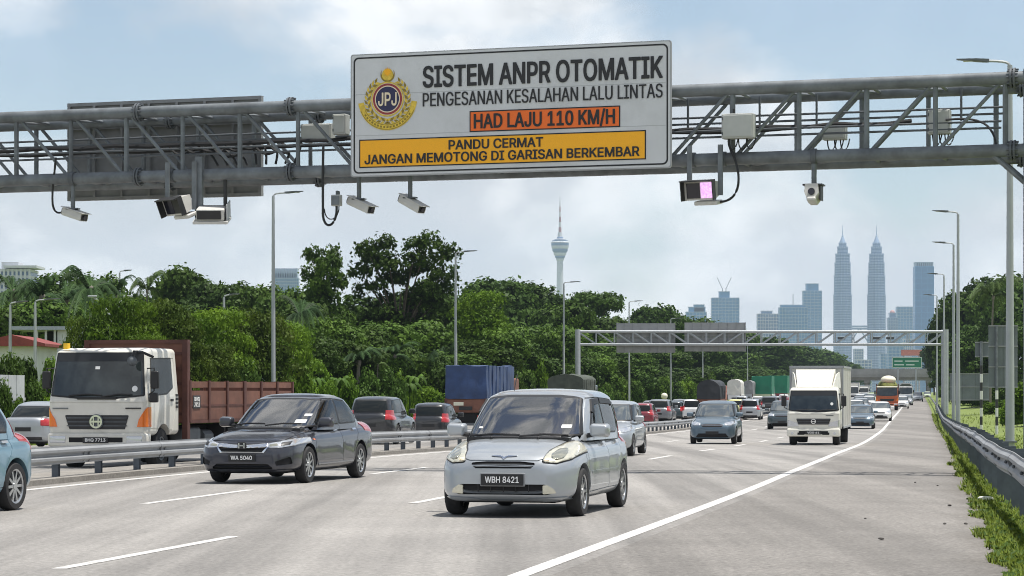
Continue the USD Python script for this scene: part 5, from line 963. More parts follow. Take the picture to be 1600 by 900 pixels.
part(t, 'rear_board', box(-.065, -.05, .1, .55, 1.42, 1.58), sack)
tail_lorry('olive canvas lorry behind the roof of the silver hatchback', 884, 166, 2.45, 1.6, 3.40, 6.0, tarp_olive, P_navy, True, .35)
tail_lorry('dark canopy lorry with orange-brown tailgate, above the slate hatchback', 1107, 186, 1.75, 1.65, 3.08, 5.5, tarp_black, rust, True, .45, P_orange)
tail_lorry('white boxy lorry in the far queue left of the green ones', 1147, 305, 1.75, 1.6, 3.5, 5, box_white, P_white, False, .4, P_white)
tail_lorry('silver boxy lorry squeezed between the white one and the green lorry', 1169, 330, 1.25, 1.6, 3.4, 5, alu, P_silver, False, .3, P_silver)
tail_lorry('large green lorry in the far opposite queue', 1190, 335, 2.7, 1.6, 4.0, 6, tarp_green, P_olive, False, 0, P_white)
tail_lorry('second green lorry just left of the white box lorry', 1216, 360, 2.6, 1.6, 4.15, 6, tarp_green, P_red, False, 0, P_red)

# ------------------------------------------------------------------ vegetation
def leaf_mat(name, c_lo, c_mid, c_hi, tr=.22, scale=.5):
    return usdkit.material(stage, LK + name, {'g': ('geometry', {}), 'n': ('noise_texture', {'scale': scale, 'detail': 3.0}), 'a': ('math', {'math_type': 'multiply_add', 'value2': .45}), 'b': ('math', {'math_type': 'multiply', 'value2': .55}),
        'oi': ('object_info', {}), 'hs': ('map_range', {'from_min': 0.0, 'from_max': 1.0, 'to_min': .62, 'to_max': 1.28}), 'mv': ('hsv', {'saturation': 1.0}),
        'r': ('rgb_ramp', {'ramp': [(.22, c_lo), (.5, c_mid), (.8, c_hi)]}), 'd': ('principled_bsdf', {'roughness': .55, 'specular_ior_level': .12}), 't': ('translucent_bsdf', {}), 'm': ('mix_closure', {'fac': tr})},
        [('g.random_per_island', 'a.value1'), ('g.position', 'n.vector'), ('n.fac', 'b.value1'), ('b.value', 'a.value3'), ('a.value', 'r.fac'), ('r.color', 'mv.color'), ('oi.random', 'hs.value'), ('hs.result', 'mv.value'), ('mv.color', 'd.base_color'), ('mv.color', 't.color'), ('d.BSDF', 'm.closure1'), ('t.BSDF', 'm.closure2')], surface='m.closure')
L_dark = leaf_mat('foliage_dark', (.034, .066, .012), (.072, .128, .018), (.165, .235, .034)); L_mid = leaf_mat('foliage_mid', (.044, .084, .012), (.100, .172, .020), (.22, .30, .040)); L_light = leaf_mat('foliage_light', (.065, .125, .010), (.165, .265, .018), (.31, .42, .045), .36); L_palm = leaf_mat('palm_fronds', (.034, .068, .024), (.066, .118, .036), (.13, .18, .055)); L_banana = leaf_mat('broad_leaves', (.05, .10, .015), (.09, .16, .022), (.16, .23, .04))
bark = M('bark', (.085, .068, .052), .9, var=.3, vscale=3., bump=.6, bscale=6.); palm_bark = M('palm_trunk', (.15, .135, .115), .9, var=.25, vscale=4.)
def leaves(pos, nrm, size, rng, spread=.9, elong=1.5, up=.25):
    """Leaf-shaped four-point faces at pos, turned about the outward direction nrm."""
    n = len(pos); d = nrm + rng.normal(0, spread, (n, 3)) * .55; d[:, 2] += up; d /= np.linalg.norm(d, axis=1, keepdims=True)
    a = np.cross(d, rng.normal(0, 1, (n, 3))); a /= np.linalg.norm(a, axis=1, keepdims=True); b = np.cross(d, a)
    s = size * rng.uniform(.6, 1.35, (n, 1)); a, b = a * s * elong * .5, b * s * .5; bend = d * s * .12
    b = b * -np.sign((np.cross(a, b) * d).sum(1, keepdims=True))
    v = np.stack([pos - a, pos - a * .1 + b + bend, pos + a, pos - a * .1 - b + bend], 1).reshape(-1, 3); f = np.arange(4 * n).reshape(n, 4)
    nn = nrm * .55 + d * .8; nn /= np.linalg.norm(nn, axis=1, keepdims=True); return v, f, np.repeat(nn, 4, 0)
def blob_points(blobs, n, rng, depth=.35, lower=.25):
    """Points in the outer shell of a set of ellipsoids (centre, radii), dropped where they lie deep inside another one."""
    P, N = [], []; w = np.array([(b[1][0] * b[1][1] + b[1][0] * b[1][2]) for b in blobs]); w = w / w.sum()
    for (c, r), k in zip(blobs, w):
        m = int(n * k * 1.25); d = rng.normal(0, 1, (m, 3)); d /= np.linalg.norm(d, axis=1, keepdims=True); d = d[(d[:, 2] > -.35) | (rng.random(m) < lower)]
        # small tufts: pull directions towards random tuft centres so that the outline is uneven
        tc = rng.normal(0, 1, (max(10, m // 45), 3)); tc /= np.linalg.norm(tc, axis=1, keepdims=True); near = tc[np.argmax(d @ tc.T, 1)]; rad = (.86 + .22 * meshkit.noise(near * 7 + np.array(c) * 3.1))
        d2 = d * .68 + near * .32; d2 /= np.linalg.norm(d2, axis=1, keepdims=True); rr = rad * (1 - depth * rng.random(len(d)) ** 1.8); rr *= 1 - .10 * np.arccos(np.clip((d2 * near).sum(1), -1, 1)) * 3
        p = np.array(c) + d2 * np.array(r) * rr[:, None]; nn = d2 / np.array(r); nn /= np.linalg.norm(nn, axis=1, keepdims=True)
        keep = np.ones(len(p), bool)
        for c2, r2 in blobs:
            if c2 is not c: keep &= (((p - np.array(c2)) / np.array(r2)) ** 2).sum(1) > .50
        p = p + rng.normal(0, .16, p.shape) * (rng.random((len(p), 1)) < .45) * np.mean(r) * .6
        P.append(p[keep]); N.append(nn[keep])
    return np.vstack(P), np.vstack(N)
def broad_blobs(rng, H, W, base=.22, n=14, top=1.0, irregular=.25):
    out = []
    for k in range(n):
        z = base + (1 - base) * (k + .5) / n; wz = math.sin(min(1, max(.18, (z - base) / (1 - base) * .86 + .2)) * math.pi) ** .7; a = k * 2.4 + rng.uniform(-.4, .4); rr = W / 2 * wz * rng.uniform(.35, .75)
        s = W * rng.uniform(.20, .31); out.append(((rr * math.cos(a), rr * math.sin(a), H * z * .93), (s, s, s * rng.uniform(.6, .85))))
    out.append(((0, 0, H * .55), (W * .3, W * .3, H * .26))); return out
def trunk_parts(k, H, blobs, rng, r=.22, limbs=5, mat_=None):
    mat_ = mat_ or bark; part(k, 'trunk', tube([(0, 0, -.5), (.1, .05, H * .2), (-.05, .1, H * .42), (.05, 0, H * .66)], [r * 1.3, r, r * .8, r * .35], 8), mat_)
    for b in list(blobs)[:limbs]: part(k, 'limb', tube(bez((0, 0, H * .25), (.05, .05, H * .4), (b[0][0] * .5, b[0][1] * .5, b[0][2] * .85), b[0], 7), [r * .55, r * .5, r * .42, r * .35, r * .28, r * .2, r * .12], 6), mat_)
def crown_part(k, blobs, n, size, rng, m, depth=.35, up=.25, name='crown', elong=1.5, lower=.25):
    p, nn = blob_points(blobs, n, rng, depth, lower); v, f, n3 = leaves(p, nn, size, rng, up=up, elong=elong); path = rawmesh(uniq(k, name), v, f, m, n3); tag(stage.GetPrimAtPath(path), kind='stuff')
def mass_points(ells, n, rng, amp=.34, thr=.40, depth=.30, fq=2.3):
    """Leaf points on lumpy overlapping masses: the surface swells and sinks with noise, and thin spots open into gaps."""
    P, N = [], []; w = np.array([e[1][0] * e[1][2] for e in ells]); w = w / w.sum()
    for q, ((c, r), k) in enumerate(zip(ells, w)):
        c, r = np.array(c), np.array(r); m = int(n * k * 1.7); d = rng.normal(0, 1, (m, 3)); d /= np.linalg.norm(d, axis=1, keepdims=True)
        lump = lambda x: (1 + amp * 2 * (meshkit.fbm(x * fq + q * 7.7, 2, 1) - .5) + amp * .9 * (meshkit.fbm(x * fq * 3.1 + q * 3.3, 2, 5) - .5) * 2)
        s = lump(d); t = V(0, 0, 1); e1 = d + .09 * np.cross(d, rng.normal(0, 1, (m, 3)) * 0 + t); e1 /= np.linalg.norm(e1, axis=1, keepdims=True); e2 = d + .09 * np.cross(d, np.cross(d, t)); e2 /= np.linalg.norm(e2, axis=1, keepdims=True)
        grad = (lump(e1) - s)[:, None] * (e1 - d) / .0081 + (lump(e2) - s)[:, None] * (e2 - d) / .0081; nn = (d - .8 * grad) / r; nn /= np.linalg.norm(nn, axis=1, keepdims=True)
        p = c + d * r * (s * (1 - depth * rng.random(m) ** 2.2))[:, None] + rng.normal(0, .11, (m, 3)); keep = (d[:, 2] > -.55) & (meshkit.fbm(p * .95 + q, 3, 9) > thr)
        for c2, r2 in ells:
            if c2 is not ells[q][0]: keep &= (((p - np.array(c2)) / np.array(r2)) ** 2).sum(1) > .42
        P.append(p[keep]); N.append(nn[keep])
    return np.vstack(P), np.vstack(N)
def mass_crown(k, ells, n, size, rng, m, up=.25, **kw):
    p, nn = mass_points(ells, n, rng, **kw); v, f, n3 = leaves(p, nn, size, rng, up=up); path = rawmesh(uniq(k, 'crown'), v, f, m, n3); tag(stage.GetPrimAtPath(path), kind='stuff')
def mass_tree(name, seed, H, W, m, n, size, ells, r=.22, limbs=5, **kw):
    rng = np.random.default_rng(seed); k = klass(name); el = ells(rng); trunk_parts(k, H, el, rng, r, limbs); mass_crown(k, el, n, size, rng, m, **kw); return k, H, W
def dome_ells(H, W, nn):
    def fn(rng):
        out = [((0, 0, H * .60), (W * .36, W * .36, H * .30))]
        for q in range(nn): a = q * 2.4 + rng.uniform(-.5, .5); z = rng.uniform(.32, .80); rr = W * .30 * math.sqrt(max(.05, 1 - ((z - .45) / .5) ** 2)); s_ = W * rng.uniform(.17, .25); out.append(((rr * math.cos(a), rr * math.sin(a), H * z), (s_, s_, s_ * rng.uniform(.7, .95))))
        return out
    return fn
def tree_kind(name, seed, H, W, m, n, size, blobs=None, **kw):
    rng = np.random.default_rng(seed); k = klass(name); bl = blobs(rng) if blobs else broad_blobs(rng, H, W, kw.get('base', .2), kw.get('nb', 14)); trunk_parts(k, H, bl, rng, kw.get('r', .22), kw.get('limbs', 5)); crown_part(k, bl, n, size, rng, m, kw.get('depth', .4), kw.get('up', .25), lower=kw.get('lower', .25)); return k, H, W
TK = {}
for i in range(4): TK['broad%d' % i] = mass_tree('broad', 10 + i, 10, 8, L_dark if i % 2 else L_mid, 13500, .27, dome_ells(10, 8, 7 + i), thr=.36 + .02 * i)
def tall2(rng):
    out = []
    for cx, cz, w, h, nb in ((-2.1, 10.2, 4.4, 5.2, 9), (2.3, 10.0, 5.0, 5.6, 11)):
        for q in range(nb): z = (q + .5) / nb - .5; a = q * 2.4 + rng.uniform(-.4, .4); rr = w * .34 * math.sqrt(max(.12, 1 - (2 * z) ** 2)); s_ = rng.uniform(.85, 1.35); out.append(((cx + rr * math.cos(a), rr * math.sin(a), cz + z * h * .9), (s_, s_, s_ * .72)))
    for q in range(8): out.append(((rng.uniform(-2.6, 2.6), rng.uniform(-1.5, 1.5), rng.uniform(3.5, 7.6)), (1.9, 1.9, 1.3)))
    return out
TK['tall_twin'] = mass_tree('twin_crowned_tree', 31, 13, 8, L_mid, 21000, .22, tall2, limbs=24, amp=.42, thr=.45, depth=.6)
def tall1(rng):
    out = []
    for q in range(10): z = (q + .5) / 10 - .5; a = q * 2.4 + rng.uniform(-.4, .4); rr = 1.75 * math.sqrt(max(.12, 1 - (2 * z) ** 2)); s_ = rng.uniform(.85, 1.4); out.append(((rr * math.cos(a), rr * math.sin(a), 9.5 + z * 4.8), (s_, s_, s_ * .75)))
    for q in range(6): out.append(((rng.uniform(-1.8, 1.8), rng.uniform(-1.4, 1.4), rng.uniform(3, 7)), (1.7, 1.7, 1.3)))
    return out
TK['tall_one'] = mass_tree('airy_tree', 32, 12, 6, L_mid, 15000, .22, tall1, limbs=16, amp=.42, thr=.44, depth=.6)
def layered(H, W, nl, per):
    def fn(rng):
        out = []
        for l in range(nl):
            z = H * (.22 + .72 * l / (nl - 1)); wl = W / 2 * (1.0 - .55 * (l / (nl - 1)) ** 1.6)
            for q in range(per - l): a = q * 6.28 / max(1, per - l) + l * .9 + rng.uniform(-.25, .25); rr = wl * rng.uniform(.45, .82); out.append(((rr * math.cos(a), rr * math.sin(a), z + rng.uniform(-.32, .32)), (W * .18, W * .18, H * .075)))
            out.append(((0, 0, z), (wl * .5, wl * .5, H * .06)))
        return out
    return fn
TK['layered'] = mass_tree('layered_tree', 41, 9, 9, L_light, 16000, .22, layered(9, 9, 7, 10), amp=.30, thr=.36, up=.75, depth=.4)
TK['hedge0'] = mass_tree('spreading_tree', 42, 6.5, 10, L_light, 19000, .20, layered(6.5, 10, 5, 13), amp=.30, thr=.36, up=.75, depth=.4); TK['hedge1'] = mass_tree('spreading_tree', 43, 6.5, 10, leaf_mat('foliage_yellowish', (.050, .085, .010), (.135, .19, .018), (.29, .34, .05), .32), 19000, .20, layered(6.5, 10, 6, 11), amp=.30, thr=.36, up=.75, depth=.4)
def umb(rng):
    return [((rng.uniform(-3.6, 3.6), rng.uniform(-3, 3), 8.2 + rng.uniform(-.9, .9)), (1.7, 1.7, .42)) for k in range(12)] + [((rng.uniform(-1.6, 1.6), rng.uniform(-1.5, 1.5), 6.3), (1.3, 1.3, .5)) for k in range(4)]
TK['umbrella'] = mass_tree('umbrella_tree', 51, 9.5, 9, L_dark, 9000, .25, umb, limbs=12, depth=.5, up=.6, amp=.35, thr=.40)
def bush(rng):
    return [((rng.uniform(-1.7, 1.7), rng.uniform(-1.3, 1.3), rng.uniform(.4, 1.9)), (rng.uniform(.6, 1.05),) * 2 + (rng.uniform(.5, .85),)) for k in range(15)]
for i, m in enumerate((L_light, L_mid, L_banana)): TK['bush%d' % i] = mass_tree('bush', 61 + i, 3, 4.6, m, 6500, .18, bush, r=.06, limbs=4, depth=.4, up=.4, thr=.33)
def frond(rng, L, droop, w, nleaf, width):
    t = np.linspace(0, 1, 12); rise = .75 * (1 - .8 * droop); x = L * (t - .18 * droop * t ** 3); z = L * (rise * 1.35 * t - (rise * .95 + .55 * droop) * t ** 2.2); sp = np.stack([x, np.zeros(12), z], 1)
    V_, F_, N_ = [], [], []
    for s in np.linspace(.10, .99, nleaf):
        c = np.array([np.interp(s, t, sp[:, k]) for k in range(3)]); c2 = np.array([np.interp(min(1, s + .03), t, sp[:, k]) for k in range(3)]); tg = (c2 - c) / (np.linalg.norm(c2 - c) + 1e-9); ll = w * math.sin(math.pi * min(.97, .16 + .8 * s)) ** .8
        for sd in (-1, 1):
            tip = c + tg * ll * .45 + np.array([0, sd * ll * .85, -ll * (.05 + .35 * rng.random())]); q = len(V_); V_ += [c - tg * width, c + tg * width, tip]; F_.append([q, q + 1, q + 2] if sd > 0 else [q + 1, q, q + 2]); nn = np.array([-.2, sd * .35, .9]); N_ += [nn] * 3
    st = tube(sp, np.linspace(.05, .012, 12), 4); q = len(V_); V_ = np.vstack([V_, st.vertices]); F_ = np.vstack([F_, st.faces + q]); N_ = np.vstack([N_, np.tile([0, 0, 1.], (len(st.vertices), 1))]); return V_, F_, N_
def palm(name, seed, H, L, nf, r, lean=0.0, nleaf=30, w=.75, dr=(.0, .85), m=None):
    rng = np.random.default_rng(seed); k = klass(name); topp = V(lean * H, 0, H); part(k, 'trunk', tube(bez((0, 0, -.4), (0, 0, H * .4), (lean * H * .6, 0, H * .7), topp, 9), np.linspace(r * 1.25, r * .8, 9), 9), palm_bark); part(k, 'crown_shaft', xf(trimesh.creation.icosphere(1, r * 1.5), t=topp), palm_bark)
    for i in range(nf):
        v, f, n = frond(rng, L * rng.uniform(.85, 1.1), dr[0] + (dr[1] - dr[0]) * ((i * .618) % 1), w, nleaf, .055); R_ = trimesh.transformations.rotation_matrix(i * 2.399 + rng.uniform(-.2, .2), (0, 0, 1))[:3, :3]; rawmesh(uniq(k, 'frond'), v @ R_.T + topp, f, m or L_palm, n @ R_.T)
    return k, H + L * .3, 2 * L
TK['oil_palm0'] = palm('oil_palm', 71, 5.6, 3.9, 30, .30); TK['oil_palm1'] = palm('oil_palm', 72, 6.2, 3.6, 26, .28); TK['coconut'] = palm('coconut_palm', 73, 8.0, 4.2, 20, .15, .06, 34, .9, m=leaf_mat('bright_fronds', (.06, .10, .03), (.13, .20, .05), (.24, .31, .09))); TK['low_palm'] = palm('low_palm', 74, 1.8, 3.0, 20, .22, 0, 26, .8, (.0, .9))
def banana(seed):
    rng = np.random.default_rng(seed); k = klass('banana_plant'); part(k, 'stem', tube([(0, 0, -.2), (.03, 0, .9), (.05, .02, 1.9)], [.12, .10, .06], 7), L_banana)
    for i in range(9):
        a = i * 2.4; L = rng.uniform(1.5, 2.3); t = np.linspace(0, 1, 8); x = L * t * .75; z = 1.7 + L * (.9 * t - .85 * t ** 2.2); wd = .30 * np.sin(np.pi * np.clip(t * .93 + .06, 0, 1)) ** .7; v = []
        for j in range(8): v += [(x[j], -wd[j], z[j] - .12 * wd[j]), (x[j], 0, z[j] + .05), (x[j], wd[j], z[j] - .12 * wd[j])]
        f = [[3 * j + q, 3 * j + q + 1, 3 * j + q + 4, 3 * j + q + 3] for j in range(7) for q in (0, 1)]; R_ = trimesh.transformations.rotation_matrix(a, (0, 0, 1))[:3, :3]; part(k, 'leaf', (np.array(v) @ R_.T, f), L_banana, smooth=True)
    return k, 2.8, 3.6
TK['banana'] = banana(81)
rt = random.Random(17)
def gz_at(X, Y): return Z(Y) + ground_z(max(X - Xs(min(Y, 1500)), -170), Y) - .05
def grow(kind, px, ptop, wpx, off, label, group=None, Y=None, cat_='tree', name=None):
    Y = Y or offpx(px, off); X = (px - CX) / F * Y; proto_, H, W = TK[kind]; g0 = gz_at(X, Y); h = EYE + (HY - ptop) / F * Y - g0; w = wpx * Y / F * (1.32 if kind[:5] == 'broad' else 1)
    return place(proto_, name or {'b': 'tree', 't': 'tree', 'l': 'tree', 'h': 'tree', 'u': 'tree', 'o': 'palm_tree', 'c': 'palm_tree'}[kind[0]], label, cat_, (X, Y, g0), rt.uniform(0, 6.28) if kind not in ('tall_twin', 'umbrella') else -.15, group, (w / W, w / W, h / H))
B = lambda: 'broad%d' % rt.randint(0, 3)
named = [('tall_twin', 625, 366, 150, -44, 'tallest tree, airy with two separate crowns against the sky'), ('tall_one', 505, 385, 88, -50, 'tall airy tree with one loose crown, left of the twin-crowned one'),
  ('layered', 752, 462, 122, -37, 'tree with foliage in flat bright tiers, right of the lamp by the blue lorry'), ('umbrella', 912, 450, 112, -48, 'dark flat-topped umbrella tree right of the telecom tower shaft'),
  ('broad0', 292, 406, 104, -72, 'dark round-topped tree highest above the light hedge at left'), ('broad1', 92, 411, 96, -74, 'tall dark tree right of the office block on the far left'), ('broad2', 148, 424, 90, -76, 'dark tree behind the two big oil palms at left'), ('broad3', 350, 430, 100, -66, 'dark bushy tree right of the round-topped one, by the pale lamp'),
  ('broad1', 30, 436, 80, -78, 'dark tree in front of the office block at the left edge'), ('broad0', 400, 436, 100, -60, 'dark tree just left of the nearest left street lamp'), ('broad2', 447, 446, 84, -56, 'dark tree below the glass block, right of the nearest left street lamp'), ('broad3', 215, 448, 80, -70, 'shaded tree among the palms at left, behind the Y lamp'),
  ('broad1', 560, 450, 120, -50, 'dark broad tree under the left half of the twin crowns'), ('broad2', 672, 446, 120, -50, 'dark broad tree under the right half of the twin crowns'), ('broad0', 478, 462, 110, -44, 'broad tree below the loose-crowned tall one'),
  ('broad3', 780, 424, 120, -56, 'high round tree behind the tiered one'), ('broad1', 836, 428, 104, -52, 'high dark tree just left of the telecom tower'), ('broad2', 878, 466, 90, -44, 'mid green tree at the foot of the telecom tower'), ('broad0', 944, 486, 92, -42, 'mid green tree left of the far gantry signs'), ('broad3', 1021, 468, 92, -44, 'tree rising highest above the left far sign board'),
  ('broad1', 976, 492, 80, -46, 'tree between the umbrella tree and the left far sign board'), ('broad2', 1078, 494, 84, -46, 'tree showing between the two far sign boards'), ('broad0', 1132, 498, 84, -52, 'tree rising over the right far sign board'), ('broad3', 1184, 520, 90, -44, 'dark tree under the pale low tower blocks'), ('broad1', 1236, 532, 84, -42, 'dark tree behind the box lorry deflector'), ('broad2', 1284, 544, 70, -42, 'dark far tree right above the box lorry'), ('broad0', 1318, 560, 50, -40, 'last dark far tree left of the overpass'), ('broad2', 1338, 572, 34, -38, 'small round tree at the left end of the overpass')]
for a in named: grow(*a)
for a in [('oil_palm0', 22, 430, 100, -62, 'oil palm at the left edge of the picture'), ('oil_palm1', 66, 440, 96, -58, 'oil palm second from the left, over the arched lamp'), ('oil_palm0', 143, 424, 110, -52, 'large oil palm with a pale trunk, centre of the left palms'), ('oil_palm1', 104, 446, 88, -60, 'oil palm between the arched lamp and the large palm'), ('coconut', 226, 428, 72, -58, 'coconut palm with stiff dark fronds against the sky, left'), ('oil_palm1', 180, 440, 84, -56, 'oil palm beside the Y-shaped lamp'),
          ('oil_palm0', 470, 468, 84, -40, 'oil palm above the bushes, right of the nearest left street lamp'), ('oil_palm1', 615, 540, 84, -34, 'low palm in the bushes left of the blue tarpaulin lorry'), ('oil_palm0', 560, 546, 84, -34, 'low palm in the bushes right of the brown cargo bed'), ('low_palm', 668, 560, 88, -33.5, 'stemless palm spreading behind the blue tarpaulin lorry'), ('low_palm', 700, 548, 76, -36, 'stemless palm under the tiered tree'), ('coconut', 588, 556, 50, -33, 'small yellowing palm in front of the bushes'),
          ('coconut', 1547, 436, 92, 8.6, 'coconut palm with bright fronds on the right verge')]: grow(*a)
for a in [('hedge0', 190, 476, 150, -34, 'wide light green tiered tree above the cream cab'), ('hedge1', 262, 482, 150, -33.5, 'wide light green tiered tree behind the headboard'), ('hedge0', 335, 492, 150, -33.5, 'wide light green tree over the brown cargo bed'), ('hedge1', 402, 496, 150, -33.5, 'light green tree right behind the nearest left street lamp'), ('hedge0', 452, 512, 110, -34, 'light green tree over the tail of the brown cargo bed'), ('hedge1', 130, 506, 90, -36, 'light green tree against the white shed'), ('hedge0', 225, 530, 110, -32.5, 'low light green tree beside the cream cab'), ('hedge1', 330, 545, 120, -32, 'low light green tree behind the side boards')]: grow(*a)
MARKS = [(-20, 'the left picture edge'), (28, 'the red roof'), (64, 'the arched lamp'), (100, 'the white shed'), (145, 'the largest oil palm'), (182, 'the Y-shaped lamp'), (226, 'the stiff coconut palm'), (262, 'the brown headboard'), (292, 'the round-topped tree'), (322, 'the cargo side plate'), (350, 'the pale lamp post'), (392, 'the middle of the cargo bed'), (427, 'the nearest left street lamp'), (458, 'the tail of the cargo bed'), (505, 'the loose-crowned tree'), (548, 'the roof of the dark saloon'), (590, 'the left twin crown'), (622, 'the black four-wheel drive'), (660, 'the right twin crown'), (712, 'the lamp by the blue lorry'), (752, 'the tiered tree'), (795, 'the blue tarpaulin lorry'), (836, 'the silver hatchback roof'), (875, 'the telecom tower'), (912, 'the umbrella tree'), (944, 'the far gantry post'), (984, 'the lamp by the left far board'), (1012, 'the left far sign board'), (1050, 'the gap between the far boards'), (1098, 'the thin lamp by the right board'), (1122, 'the right far sign board'), (1168, 'the lamp over the green lorry'), (1200, 'the green lorries'), (1240, 'the box lorry'), (1280, 'the box lorry roof')]
said = {}
def where(head, px):
    px0, nm = min(MARKS, key=lambda m: abs(m[0] - px)); d = px - px0; opts = [('straight below ' if abs(d) < 9 else 'left of ' if d < 0 else 'right of ')] + ['a little left of ', 'a little right of ', 'close to ']
    for o in opts:
        s = head + o + nm
        if s not in said: break
    said[s] = 1; return s
GB = 'bushes along the left verge'
x = -10
while x < 1290:
    kd = rt.choice(['bush0', 'bush1', 'bush0', 'bush2']); w = rt.uniform(52, 84) * (1 if x < 700 else .8 if x < 900 else .62); grow(kd, x, rt.uniform(574, 594) if x > 900 else rt.uniform(556, 592) if x > 470 else rt.uniform(545, 585) if x > 110 else rt.uniform(568, 600), w, -31.4 - rt.uniform(0, 1.5), where({'bush0': 'light green bush by the road, ', 'bush1': 'mid green bush by the road, ', 'bush2': 'large-leaved bush by the road, '}[kd], x), GB, None, 'bush', 'bush'); x += w * (.42 if x < 900 else .5)
for x in (492, 530, 640, 650, 725, 742): grow('banana', x, rt.uniform(560, 585), 54, -31.8, where('broad-leaved stemmed plant in the thicket, ', x), 'broad-leaved plants in the left thicket', None, 'plant', 'banana_plant')
for px, tp, w, off in ((2, 534, 80, -33.2), (40, 530, 80, -33.4), (78, 530, 80, -33.2), (108, 530, 74, -33)): grow('bush1' if px != 42 else 'bush0', px, tp, w, off, where('tall bush behind the grey fence, ', px), GB, None, 'bush', 'bush')
# the wood that closes the gaps between and behind the named trees
GF = 'trees filling the wood on the left'
for off, dx, lo, hi in ((-35, 36, 78, 120), (-40, 40, 48, 84), (-58, 56, 30, 52)):
    x = 470 if off > -50 else -20
    while x < 1290:
        sky = np.interp(x, [0, 100, 300, 450, 520, 620, 700, 780, 860, 950, 1020, 1100, 1200, 1300], [438, 425, 425, 452, 440, 440, 455, 440, 446, 478, 490, 505, 530, 555]); f_ = np.interp(x, [0, 900, 1300], [1, .8, .42])
        grow(B(), x, sky + rt.uniform(lo, hi) * f_, rt.uniform(70, 110) * (1.0 if x < 850 else .8), off, where({-35: 'low front-row tree of the wood, ', -40: 'middle-row tree of the wood, ', -58: 'shaded back-row tree of the wood, '}[off], x), GF); x += dx * rt.uniform(.8, 1.3) * (1 if x < 900 else .8)
# right verge
for a in [('broad0', 1552, 420, 120, 15, 'large dark tree behind the coconut palm, right verge'), ('broad2', 1508, 452, 76, 10, 'dark tree left of the coconut palm, right verge'), ('broad1', 1598, 426, 110, 17, 'dark tree at the right edge of the picture'), ('broad3', 1488, 478, 60, 8.5, 'dark tree above the far gantry post'), ('broad0', 1472, 512, 46, 8, 'dark tree overhanging the end of the far gantry'), ('broad2', 1460, 540, 36, 7.5, 'farthest dark tree on the right verge'), ('broad1', 1530, 500, 90, 11, 'dark tree behind the small twin sign, right verge'), ('broad3', 1585, 500, 100, 13, 'dark tree behind the tall rear sign'), ('broad0', 1506, 545, 70, 9.5, 'low dark tree behind the wide rear sign'), ('broad1', 1548, 570, 80, 10.5, 'low dark tree between the rear signs'), ('broad2', 1478, 572, 40, 7.6, 'low dark tree behind the far gantry post')]: grow(*a)
RB = iter(['between the tall rear sign and the nearest lamp', 'right of the nearest lamp post', 'at the foot of the small twin sign', 'at the right picture edge', 'behind the tall banded post', 'left of the thin banded post', 'beyond the right picture edge'])
for px, tp, w, off in ((1560, 622, 66, 9.0), (1600, 606, 80, 9.5), (1532, 630, 44, 9.5), (1640, 590, 120, 10), (1580, 634, 44, 8.0), (1516, 632, 30, 8.6), (1690, 600, 110, 9)): grow('bush0', px, tp, w, off, 'light green bush on the right verge, ' + next(RB), 'bushes on the right verge', None, 'bush', 'bush')
for k, (px, tp, w, off) in enumerate(((1474, 586, 30, 6.6), (1486, 580, 36, 7.2), (1500, 588, 38, 7.6), (1518, 596, 46, 8.2), (1540, 600, 52, 9.5), (1566, 590, 60, 11), (1590, 596, 60, 12))):
    grow('bush1', px, tp, w, off, ['dark bush by the far gantry post', 'dark bush right of the far gantry post', 'dark bush at the left end of the wide rear sign', 'dark bush under the wide rear sign', 'dark bush behind the thin banded post', 'dark bush behind the tall rear sign', 'dark bush behind the nearest lamp post'][k] + ', right verge', 'bushes on the right verge', None, 'bush', 'bush')
# grass and weeds
def blades(pts, h, rng, w=.012):
    n = len(pts); a = rng.uniform(0, 2 * np.pi, n); d = np.stack([np.cos(a), np.sin(a), 0 * a], 1); hh = h * rng.uniform(.5, 1.4, (n, 1)); le = rng.normal(0, .35, (n, 2)) * hh; tip = pts + np.concatenate([le, hh], 1); ww = w * rng.uniform(.7, 1.4, (n, 1)); mid = pts * .5 + tip * .5 + np.array([0, 0, .12]) * hh
    v = np.stack([pts - d * ww, pts + d * ww, mid + d * ww * .7, tip], 1).reshape(-1, 3); i = np.arange(n)[:, None] * 4; return v, np.vstack([i + [0, 1, 2], i + [0, 2, 3]])
rng = np.random.default_rng(77); L_grass = leaf_mat('grass_blades', (.10, .135, .02), (.20, .27, .035), (.40, .40, .13), .40, 1.2)
P = []
for y0, y1, dens in ((14, 30, 1500), (30, 55, 600), (55, 110, 130), (110, 230, 20)):
    for _ in range(int((y1 - y0) * dens)):
        y = rng.uniform(y0, y1); o = edge_n(y) - .12 + abs(rng.normal(.1, .8)) if rng.random() < .6 else edge_n(y) + rng.uniform(0, 5)
        c = .6 * meshkit.noise(V(o * 2.3, y * 1.1, 3.)[None])[0] + .4 * rng.random()
        if c > .27: P.append((Xs(y) + o, y, Z(y) + max(0, ground_z(o, y)) - .01))
P = np.array(P); hts = .065 * (1 + P[:, 1:2] * .006); v, f = blades(P, hts, rng, .0055 * (1 + P[:, 1:2] * .02))
nup = lambda v: np.tile(V(-.1, -.42, .9), (len(v), 1))
pth = rawmesh(uniq('/World', 'verge_grass'), v, f, L_grass, nup(v)); tag(stage.GetPrimAtPath(pth), 'green grass and weeds growing along the right shoulder edge', 'grass', kind='stuff')
wp = P[rng.random(len(P)) < .10] + V(0, 0, .05); wv, wf, wn = leaves(wp, np.tile([0, 0, 1.], (len(wp), 1)), .055, rng, 1.0); pth = rawmesh(uniq('/World', 'verge_weeds'), wv, wf, L_banana, wn); tag(stage.GetPrimAtPath(pth), 'low broad-leaved weeds among the grass at the shoulder edge', 'weeds', kind='stuff')
P = []
